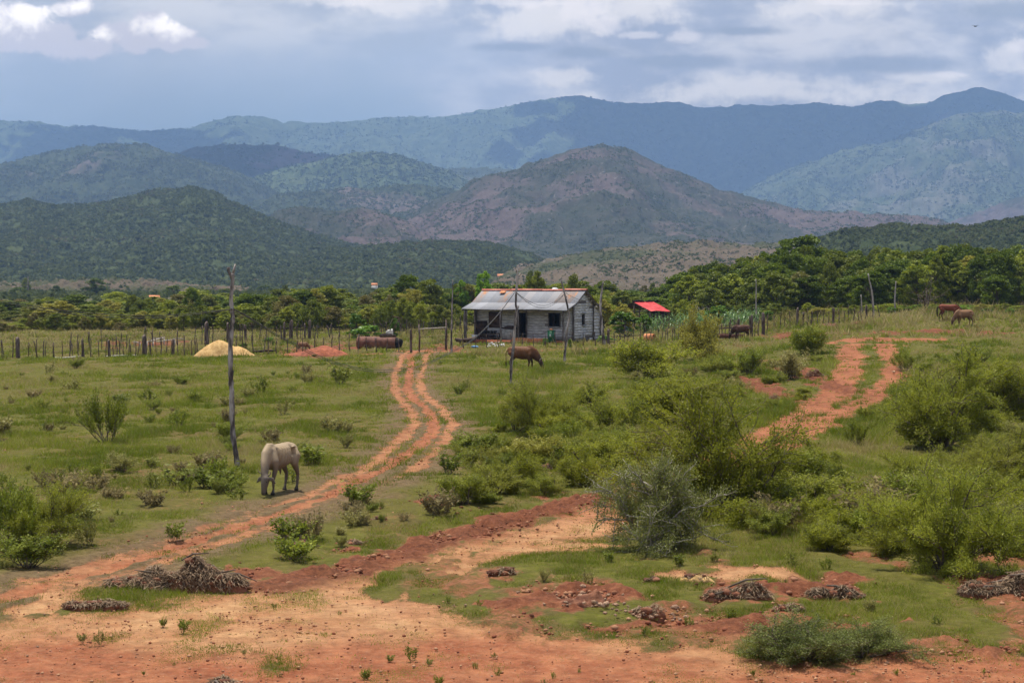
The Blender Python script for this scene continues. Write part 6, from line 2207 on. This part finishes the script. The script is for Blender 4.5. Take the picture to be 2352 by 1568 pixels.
def rock(px, py, spx, label, cat='rock', group=None, k=None, lift=0.0):
    p = at(px, py)
    s = spx * p.y / F
    o = bpy.data.objects.new('rock', RK[random.randrange(4) if k is None else k])
    COL.objects.link(o)
    o.location = (p.x, p.y, gz(p.x, p.y) - 0.05 * s + lift)
    o.scale = (s, s * random.uniform(0.7, 1.1), s * random.uniform(0.7, 1.1))
    o.rotation_euler = (random.uniform(-.4, .4), random.uniform(-.4, .4), random.uniform(0, 6.28))
    tag(o, label, cat, group)


for i in range(60):
    px = random.gauss(1370, 70)
    py = 1398 + random.gauss(0, 12) + (px - 1370) * 0.12
    p = at(px, py)
    rock(px, py, random.uniform(4, 13) if random.random() > 0.15 else random.uniform(14, 24), 'pale orange stone lying on the broken red earth heaps in the lower middle', 'rock', 'pale stones of the lower middle heaps', lift=random.uniform(0, 0.12))
for i in range(26):
    rock(random.uniform(1450, 1600), 1415 + random.gauss(0, 8), random.uniform(6, 14), 'pale orange stone lying on the broken red earth heaps in the lower middle', 'rock', 'pale stones of the lower middle heaps')
for i in range(45):
    px, py = random.choice([(1660, 1350), (1920, 1350), (1250, 1350), (1180, 1395), (800, 1250), (560, 1310), (1000, 1150), (1800, 890), (1700, 1400), (2200, 1370), (1150, 1200), (1060, 1170)])
    rock(px + random.gauss(0, 55), py + random.gauss(0, 12), random.uniform(4, 12), 'dark red clod of dug earth lying in the grass', 'clod', 'red clods of dug earth', k=4 + i % 2)
for i in range(30):
    rock(random.uniform(20, 1200), random.uniform(1360, 1560), random.uniform(4, 9), 'small stone on the bare tan and red earth', 'stone', 'small stones on the bare earth')
for px, py, s_ in [(2062, 745, 8), (2180, 752, 9), (2240, 748, 7), (2100, 770, 6), (1960, 775, 6), (2020, 770, 8), (2052, 856, 14), (1800, 705 + 60, 6), (1850, 772, 5), (1940, 830, 6)]:
    rock(px, py, s_, 'small pale stone on the red earth near the top of the upper road', 'stone', 'pale stones near the upper road')


def gravel(N, seed):
    rng = np.random.default_rng(seed)
    d = 22 * (60 / 22) ** rng.random(N * 5)
    u = rng.uniform(-0.32, 0.32, N * 5)
    x, y = u * d, d
    dirt, tan_, mud_, dry_ = ground_masks(x, y)
    cl = fbm(x / 1.2, y / 1.6, 333, 3)
    ok = rng.random(N * 5) < (dirt * (0.12 + 0.9 * sst(0.5, 0.7, cl)) * (0.4 + 1.2 * mud_) + 0.04)
    x, y, mm = x[ok][:N], y[ok][:N], mud_[ok][:N]
    n = len(x)
    s = np.minimum(rng.lognormal(-4.5, 0.6, n), 0.03) * (1 + 1.2 * mm)
    z = base_z(x, y) + (fbm(x / 2.2, y / 2.2, 23, 3) - 0.5) * 0.16 - 0.05 + s * 0.4 + 0.02
    V = ICO_V[None] * s[:, None, None] * rng.uniform(0.7, 1.3, (n, 12, 1))
    V[:, :, 2] *= 0.75
    V += np.stack([x, y, z], -1)[:, None, :]
    Fc = ICO_F[None] + (np.arange(n) * 12)[:, None, None]
    T = np.repeat(np.clip(rng.random(n) - 0.5 * mm, 0, 1), 12)
    mt, t = material('loose_clods')
    v = t.attr('v').outputs['Fac']
    finish(t, t.mix(v, (0.22, 0.08, 0.045), (0.48, 0.28, 0.16)), 0.95, spec=0.1)
    o = obj('gravel', mesh_np('gravel', V.reshape(-1, 3), [Fc.reshape(-1, 3)], {'v': T}), mt)
    tag(o, 'loose pebbles and crumbs of earth on the bare ground', None, None, 'stuff')


gravel(14000, 5)


# ------------------------------------------------------------------ animals
def baked(m, voxel, smooth_it=6, name='body'):
    """join overlapping lofts into one continuous skin"""
    me = m.mesh('tmp')
    o = bpy.data.objects.new('tmp', me)
    COL.objects.link(o)
    r_ = o.modifiers.new('r', 'REMESH')
    r_.mode = 'VOXEL'
    r_.voxel_size = voxel
    s_ = o.modifiers.new('s', 'SMOOTH')
    s_.factor = 0.6
    s_.iterations = smooth_it
    dg = bpy.context.evaluated_depsgraph_get()
    ev_ = o.evaluated_get(dg)
    me2 = bpy.data.meshes.new_from_object(ev_)
    me2.name = name
    bpy.data.objects.remove(o)
    me2.polygons.foreach_set('use_smooth', np.ones(len(me2.polygons), bool))
    return me2


def coat(name, c_hi, c_lo, dark, zleg=0.35, headdark=None, patch=None):
    mt, t = material(name)
    ob = t.n('ShaderNodeTexCoord').outputs['Object']
    sp_ = t.n('ShaderNodeSeparateXYZ', None, Vector=ob)
    nz = t.noise(5.0, 4, 0.6, ob)
    c = t.mix(t.ramp(t.m('ADD', sp_.outputs[2], t.m('MULTIPLY', t.m('SUBTRACT', nz, 0.5), 0.3)), 0.55, 1.15), c_lo, c_hi)  # paler back, darker belly: light from above painted into the coat
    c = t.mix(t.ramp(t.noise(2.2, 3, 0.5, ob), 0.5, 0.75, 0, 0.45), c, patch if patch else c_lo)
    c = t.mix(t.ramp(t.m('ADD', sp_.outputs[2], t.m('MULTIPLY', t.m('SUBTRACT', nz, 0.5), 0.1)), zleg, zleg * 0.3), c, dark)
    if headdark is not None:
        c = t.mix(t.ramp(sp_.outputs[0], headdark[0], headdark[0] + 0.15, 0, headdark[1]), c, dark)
    finish(t, c, 0.65, t.noise(40, 3, 0.6, ob), 0.15, 0.01, spec=0.25)
    return mt


def bovine(name, loc, head_dir, scale, cmat, label, cat, ribs=0.012, hump=0.10, dark='hoof_dark', horns=True, side=1, neck_low=True, tailm=None, step=0.0, girth=1.0, belly=0.0, headside=0.0, head_up=False):
    """grazing cow: local +X is the head end"""
    rz = math.atan2(head_dir[1], head_dir[0])
    root = empty(name, (loc.x, loc.y, gz(loc.x, loc.y)), label, cat, None, rz, scale)
    m = MB()
    g_ = girth
    m.tube([(-0.86, 0, 1.10), (-0.80, 0, 1.10), (-0.66, 0, 1.09), (-0.48, 0, 1.06), (-0.25, 0, 1.01), (0.0, 0, .98), (0.25, 0, .97), (0.45, 0, .98), (0.60, 0, .98), (0.70, 0, .96)],
           [(.05, .08), (.13, .17), (.20 * g_, .23), (.235 * g_, .27), (.275 * g_, .325 + belly), (.30 * g_, .345 + belly), (.28 * g_, .345), (.22 * g_, .33), (.15, .27), (.07, .16)], 18)
    if hump:
        m.tube([(0.18, 0, 1.27), (0.34, 0, 1.29 + hump * .25), (0.50, 0, 1.26 + hump * .55), (0.62, 0, 1.18 + hump * .35), (0.74, 0, 1.08)], [(.05, .04), (.07, .08), (.085, .12), (.075, .10), (.05, .04)], 10)
    hs = headside
    if head_up:
        nk = [(0.50, 0, 1.08), (0.75, hs * .3, 1.10), (0.98, hs * .6, 1.16)]
        hd = [(0.93, hs * .6, 1.24), (1.02, hs * .8, 1.20), (1.18, hs, 1.08), (1.30, hs, 0.98), (1.36, hs, 0.94)]
    else:
        nk = [(0.45, 0, 1.12), (0.68, hs * .15, 1.02), (0.86, hs * .45, 0.82), (1.0, hs * .75, 0.58), (1.06, hs * .95, 0.46)]
        hd = [(1.0, hs * .9, 0.58), (1.05, hs, 0.49), (1.10, hs, 0.34), (1.14, hs, 0.20), (1.16, hs, 0.10), (1.16, hs, 0.05)]
    m.tube(nk, [(.15, .28), (.125, .23), (.10, .175), (.085, .13), (.075, .105)][:len(nk)], 14)
    m.tube(hd, [(.07, .07), (.115, .12), (.10, .11), (.07, .08), (.066, .07), (.045, .04)][:len(hd)], 14)
    # dewlap
    if not head_up:
        m.tube([(0.62, 0, 0.75), (0.78, 0, 0.62), (0.92, hs * .5, 0.50)], [(.02, .10), (.018, .09), (.015, .05)], 8)
    for s_ in (-1, 1):
        f = step * s_
        m.tube([(.42, s_ * .13, 1.1), (.45, s_ * .19, .9), (.42 + f * .3, s_ * .18, .70), (.47 + f * .6, s_ * .16, .44), (.46 + f * .9, s_ * .15, .40), (.44 + f, s_ * .15, .14), (.47 + f, s_ * .15, .07), (.49 + f, s_ * .15, 0.0)],
               [(.06, .12), (.085, .14), (.075, .095), (.052, .058), (.048, .055), (.035, .038), (.048, .052), (.055, .065)], 10)
        m.tube([(-.62, s_ * .12, 1.12), (-.60, s_ * .18, .98), (-.50 - f * .3, s_ * .19, .76), (-.66 - f * .6, s_ * .17, .52), (-.70 - f * .8, s_ * .16, .44), (-.65 - f, s_ * .16, .16), (-.62 - f, s_ * .16, .07), (-.60 - f, s_ * .16, 0.0)],
               [(.08, .15), (.115, .20), (.09, .14), (.055, .075), (.05, .062), (.036, .042), (.048, .052), (.055, .062)], 10)
        m.ell((-.50, s_ * .22 * g_, 1.20), (.08, .055, .07), 8, 6)     # hip bones
        m.ell((-.80, s_ * .09, 1.10), (.05, .04, .05), 8, 6)
        e_ = hd[1]
        m.tube([(e_[0] - 0.02, e_[1] + s_ * .08, e_[2] + .02), (e_[0] - 0.03, e_[1] + s_ * .19, e_[2] - .01), (e_[0] - 0.02, e_[1] + s_ * .31, e_[2] - .13)], [(.03, .04), (.028, .085), (.010, .025)], 8)
    if name == 'grazing_ox':
        m.tube([(-.05, 0, .68), (-.10, 0, .56), (-.08, 0, .46)], [(.03, .10), (.025, .055), (.015, .02)], 8)
    # spine ridge
    m.tube([(-.80, 0, 1.25), (-.5, 0, 1.325), (-.2, 0, 1.315), (.2, 0, 1.31), (.45, 0, 1.30)], [(.03, .03)] * 5, 8)
    me = baked(m, 0.024)
    co = np.empty(len(me.vertices) * 3, np.float32)
    no = np.empty(len(me.vertices) * 3, np.float32)
    me.vertices.foreach_get('co', co)
    me.vertices.foreach_get('normal', no)
    co, no = co.reshape(-1, 3), no.reshape(-1, 3)
    x, y, z = co.T
    k = sst(-.36, -.28, x) * sst(.34, .22, x) * sst(.06, .14, np.abs(y)) * sst(.72, .85, z) * sst(1.29, 1.2, z)
    co += no * (ribs * k * np.sin((x + 0.25 * (z - 1)) * 2 * math.pi / 0.115))[:, None]
    # hollow flank before the hip, shoulder blade edge
    kf = np.exp(-((x + .40) / .09) ** 2 - ((z - 1.12) / .10) ** 2) * (np.abs(y) > .08)
    co -= no * (ribs * 4.5 * kf)[:, None]
    ks = np.exp(-((x - .30) / .03) ** 2) * sst(.75, .9, z) * sst(1.3, 1.2, z)
    co -= no * (ribs * 1.2 * ks)[:, None]
    me.vertices.foreach_set('co', co.ravel())
    me.update()
    obj('body', me, cmat, root)
    h0 = hd[1]
    if horns:
        for s_ in (-1, 1):
            q = MB()
            q.tube([(h0[0] - 0.03, h0[1] + s_ * .06, h0[2] + .08), (h0[0] - 0.02, h0[1] + s_ * .14, h0[2] + .13), (h0[0] + 0.05, h0[1] + s_ * .19, h0[2] + .19), (h0[0] + 0.11, h0[1] + s_ * .17, h0[2] + .26)], [.024, .022, .015, .005], 8)
            q.build('horn', M['horn'], root, smooth=True)
    for s_ in (-1, 1):
        q = MB()
        e2 = hd[2]
        q.ell((e2[0] + 0.03, e2[1] + s_ * .088, (h0[2] + e2[2]) / 2), (.018, .014, .018), 8, 6)
        q.build('eye', M['black'], root)
        for xx, yy_ in ((.49 + step * s_, .15), (-.60 - step * s_, .16)):
            q = MB()
            q.tube([(xx - .01, s_ * yy_, -.01), (xx, s_ * yy_, .055)], [(.058, .07), (.052, .058)], 10)
            q.build('hoof', M['hoof'], root)
    q = MB()
    q.tube([(-.86, 0, 1.14), (-.93, 0, 1.02), (-.95, .02, .75), (-.94, .03, .5)], [.03, .022, .016, .014], 7)
    q.tube([(-.94, .03, .52), (-.95, .03, .42), (-.94, .03, .30), (-.93, .02, .22)], [.014, .035, .03, .006], 7)
    q.build('tail', tailm or cmat, root, smooth=True)
    return root


M['horn'] = plain('horn', (0.16, 0.13, 0.10), (0.38, 0.33, 0.26), 8)
M['hoof'] = plain('hoof', (0.02, 0.017, 0.015), (0.05, 0.04, 0.035), 8)
M['mane'] = plain('dark_hair', (0.012, 0.008, 0.006), (0.04, 0.022, 0.015), 12, stretch=(1, 1, .2))
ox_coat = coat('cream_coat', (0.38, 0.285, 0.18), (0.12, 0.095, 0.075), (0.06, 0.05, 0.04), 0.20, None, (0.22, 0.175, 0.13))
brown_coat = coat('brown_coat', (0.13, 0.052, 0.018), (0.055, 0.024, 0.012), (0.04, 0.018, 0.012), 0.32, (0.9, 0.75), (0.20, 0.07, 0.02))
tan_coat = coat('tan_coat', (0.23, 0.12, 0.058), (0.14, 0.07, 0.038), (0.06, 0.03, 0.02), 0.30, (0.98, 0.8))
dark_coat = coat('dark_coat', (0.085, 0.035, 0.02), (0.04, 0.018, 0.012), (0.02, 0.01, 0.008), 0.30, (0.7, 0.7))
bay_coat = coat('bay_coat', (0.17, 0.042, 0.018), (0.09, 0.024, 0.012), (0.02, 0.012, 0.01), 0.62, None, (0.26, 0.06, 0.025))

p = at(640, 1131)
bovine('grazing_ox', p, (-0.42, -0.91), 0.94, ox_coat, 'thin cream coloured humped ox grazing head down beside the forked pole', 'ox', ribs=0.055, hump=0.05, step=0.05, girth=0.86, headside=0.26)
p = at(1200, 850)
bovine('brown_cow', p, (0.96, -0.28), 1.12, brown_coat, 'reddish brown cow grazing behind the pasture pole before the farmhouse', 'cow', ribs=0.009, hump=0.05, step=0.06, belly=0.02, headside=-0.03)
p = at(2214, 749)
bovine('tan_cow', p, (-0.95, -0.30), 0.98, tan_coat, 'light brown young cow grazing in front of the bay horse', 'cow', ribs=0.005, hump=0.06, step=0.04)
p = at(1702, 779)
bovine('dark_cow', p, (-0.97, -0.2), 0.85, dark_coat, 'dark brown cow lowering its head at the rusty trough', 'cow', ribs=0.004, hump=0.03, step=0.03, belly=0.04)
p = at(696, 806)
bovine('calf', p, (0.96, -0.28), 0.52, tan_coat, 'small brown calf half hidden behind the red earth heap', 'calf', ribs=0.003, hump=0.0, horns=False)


def horse(loc, head_dir, scale, label):
    root = empty('horse', (loc.x, loc.y, gz(loc.x, loc.y)), label, 'horse', None, math.atan2(head_dir[1], head_dir[0]), scale)
    m = MB()
    m.tube([(-.88, 0, 1.18), (-.80, 0, 1.20), (-.62, 0, 1.22), (-.35, 0, 1.19), (0, 0, 1.15), (.3, 0, 1.15), (.52, 0, 1.16), (.68, 0, 1.12)], [(.06, .08), (.17, .19), (.24, .25), (.25, .26), (.26, .28), (.24, .30), (.18, .27), (.07, .13)], 18)
    m.tube([(.45, 0, 1.22), (.72, 0, 1.12), (.98, 0, .82), (1.14, 0, .52)], [(.11, .25), (.095, .19), (.075, .13), (.06, .095)], 14)
    m.tube([(1.08, 0, .64), (1.15, 0, .53), (1.20, 0, .36), (1.26, 0, .17), (1.28, 0, .07)], [(.05, .06), (.085, .12), (.075, .10), (.055, .06), (.045, .045)], 12)
    for s_ in (-1, 1):
        a = 0.10 * s_
        m.tube([(.42, s_ * .12, 1.2), (.46, s_ * .16, .98), (.44 + a * .4, s_ * .15, .78), (.47 + a * .8, s_ * .13, .50), (.46 + a, s_ * .13, .44), (.45 + a * 1.2, s_ * .13, .16), (.48 + a * 1.2, s_ * .13, .08), (.50 + a * 1.2, s_ * .13, 0)],
               [(.06, .12), (.08, .13), (.065, .085), (.045, .05), (.042, .045), (.028, .032), (.036, .04), (.05, .06)], 10)
        m.tube([(-.62, s_ * .12, 1.25), (-.62, s_ * .16, 1.05), (-.54 - a * .4, s_ * .17, .84), (-.70 - a * .8, s_ * .15, .58), (-.74 - a, s_ * .14, .50), (-.68 - a * 1.3, s_ * .14, .18), (-.65 - a * 1.3, s_ * .14, .08), (-.63 - a * 1.3, s_ * .14, 0)],
               [(.09, .17), (.12, .20), (.09, .13), (.05, .068), (.045, .055), (.03, .036), (.036, .04), (.05, .06)], 10)
        m.tube([(1.09, s_ * .05, .62), (1.07, s_ * .07, .72)], [(.03, .03), (.008, .01)], 7)
    obj('body', baked(m, 0.024), bay_coat, root)
    q = MB()
    q.tube([(-.86, 0, 1.26), (-.98, 0, 1.18), (-1.02, 0, .9), (-1.0, .02, .55), (-.99, .02, .36)], [.04, .06, .07, .06, .02], 9)
    q.build('tail', M['mane'], root, smooth=True)
    q = MB()
    q.tube([(.50, 0, 1.46), (.78, 0, 1.28), (1.02, 0, .97), (1.14, 0, .68)], [(.02, .05), (.03, .07), (.03, .06), (.02, .04)], 8)
    q.build('mane', M['mane'], root, smooth=True)
    for s_ in (-1, 1):
        for xx, yy_ in ((.50 + .12 * s_, .13), (-.63 - .13 * s_, .14)):
            q = MB()
            q.tube([(xx - .01, s_ * yy_, -.01), (xx, s_ * yy_, .06)], [(.055, .065), (.045, .05)], 10)
            q.build('hoof', M['hoof'], root)
        q = MB()
        q.ell((1.18, s_ * .075, .45), (.018, .014, .018), 8, 6)
        q.build('eye', M['black'], root)
    return root


horse(at(2180, 737), (0.97, -0.12), 1.0, 'reddish bay horse with a black tail standing behind the light brown cow')
# bird
b_ = atd(2240, 61, 160)
bd = empty('bird', b_, 'small dark bird gliding in the sky at the upper right', 'bird', None, 0.2)
m = MB()
m.tube([(-.16, 0, 0), (-.08, 0, 0), (.04, 0, .01), (.13, 0, .01), (.18, 0, 0)], [.01, .035, .05, .03, .008], 8)
m.build('body', M['black'], bd, smooth=True)
for s_ in (-1, 1):
    m = MB()
    m.tube([(s_ * .02, 0, .02), (s_ * .18, 0.0, .08), (s_ * .36, .02, .05)], [(.05, .012), (.05, .008), (.01, .004)], 6)
    m.build('wing', M['black'], bd, smooth=True)

# ------------------------------------------------------------------ haze
mt, t = material('haze_air')
pv = t.n('ShaderNodeVolumePrincipled', None)
pv.inputs['Color'].default_value = (0.36, 0.57, 1.0, 1)
pv.inputs['Density'].default_value = 0.000105
pv.inputs['Anisotropy'].default_value = 0.0
oo = t.n('ShaderNodeOutputMaterial')
t.t.links.new(pv.outputs[0], oo.inputs['Volume'])
try:
    mt.cycles.homogeneous_volume = True
except Exception:
    pass
HZ = MB()
HZ.box((0, 3700, 600), (24000, 12600, 1360))
ho = HZ.build('haze', mt)
tag(ho, 'pale blue air that fades the far hills', None, None, 'stuff')
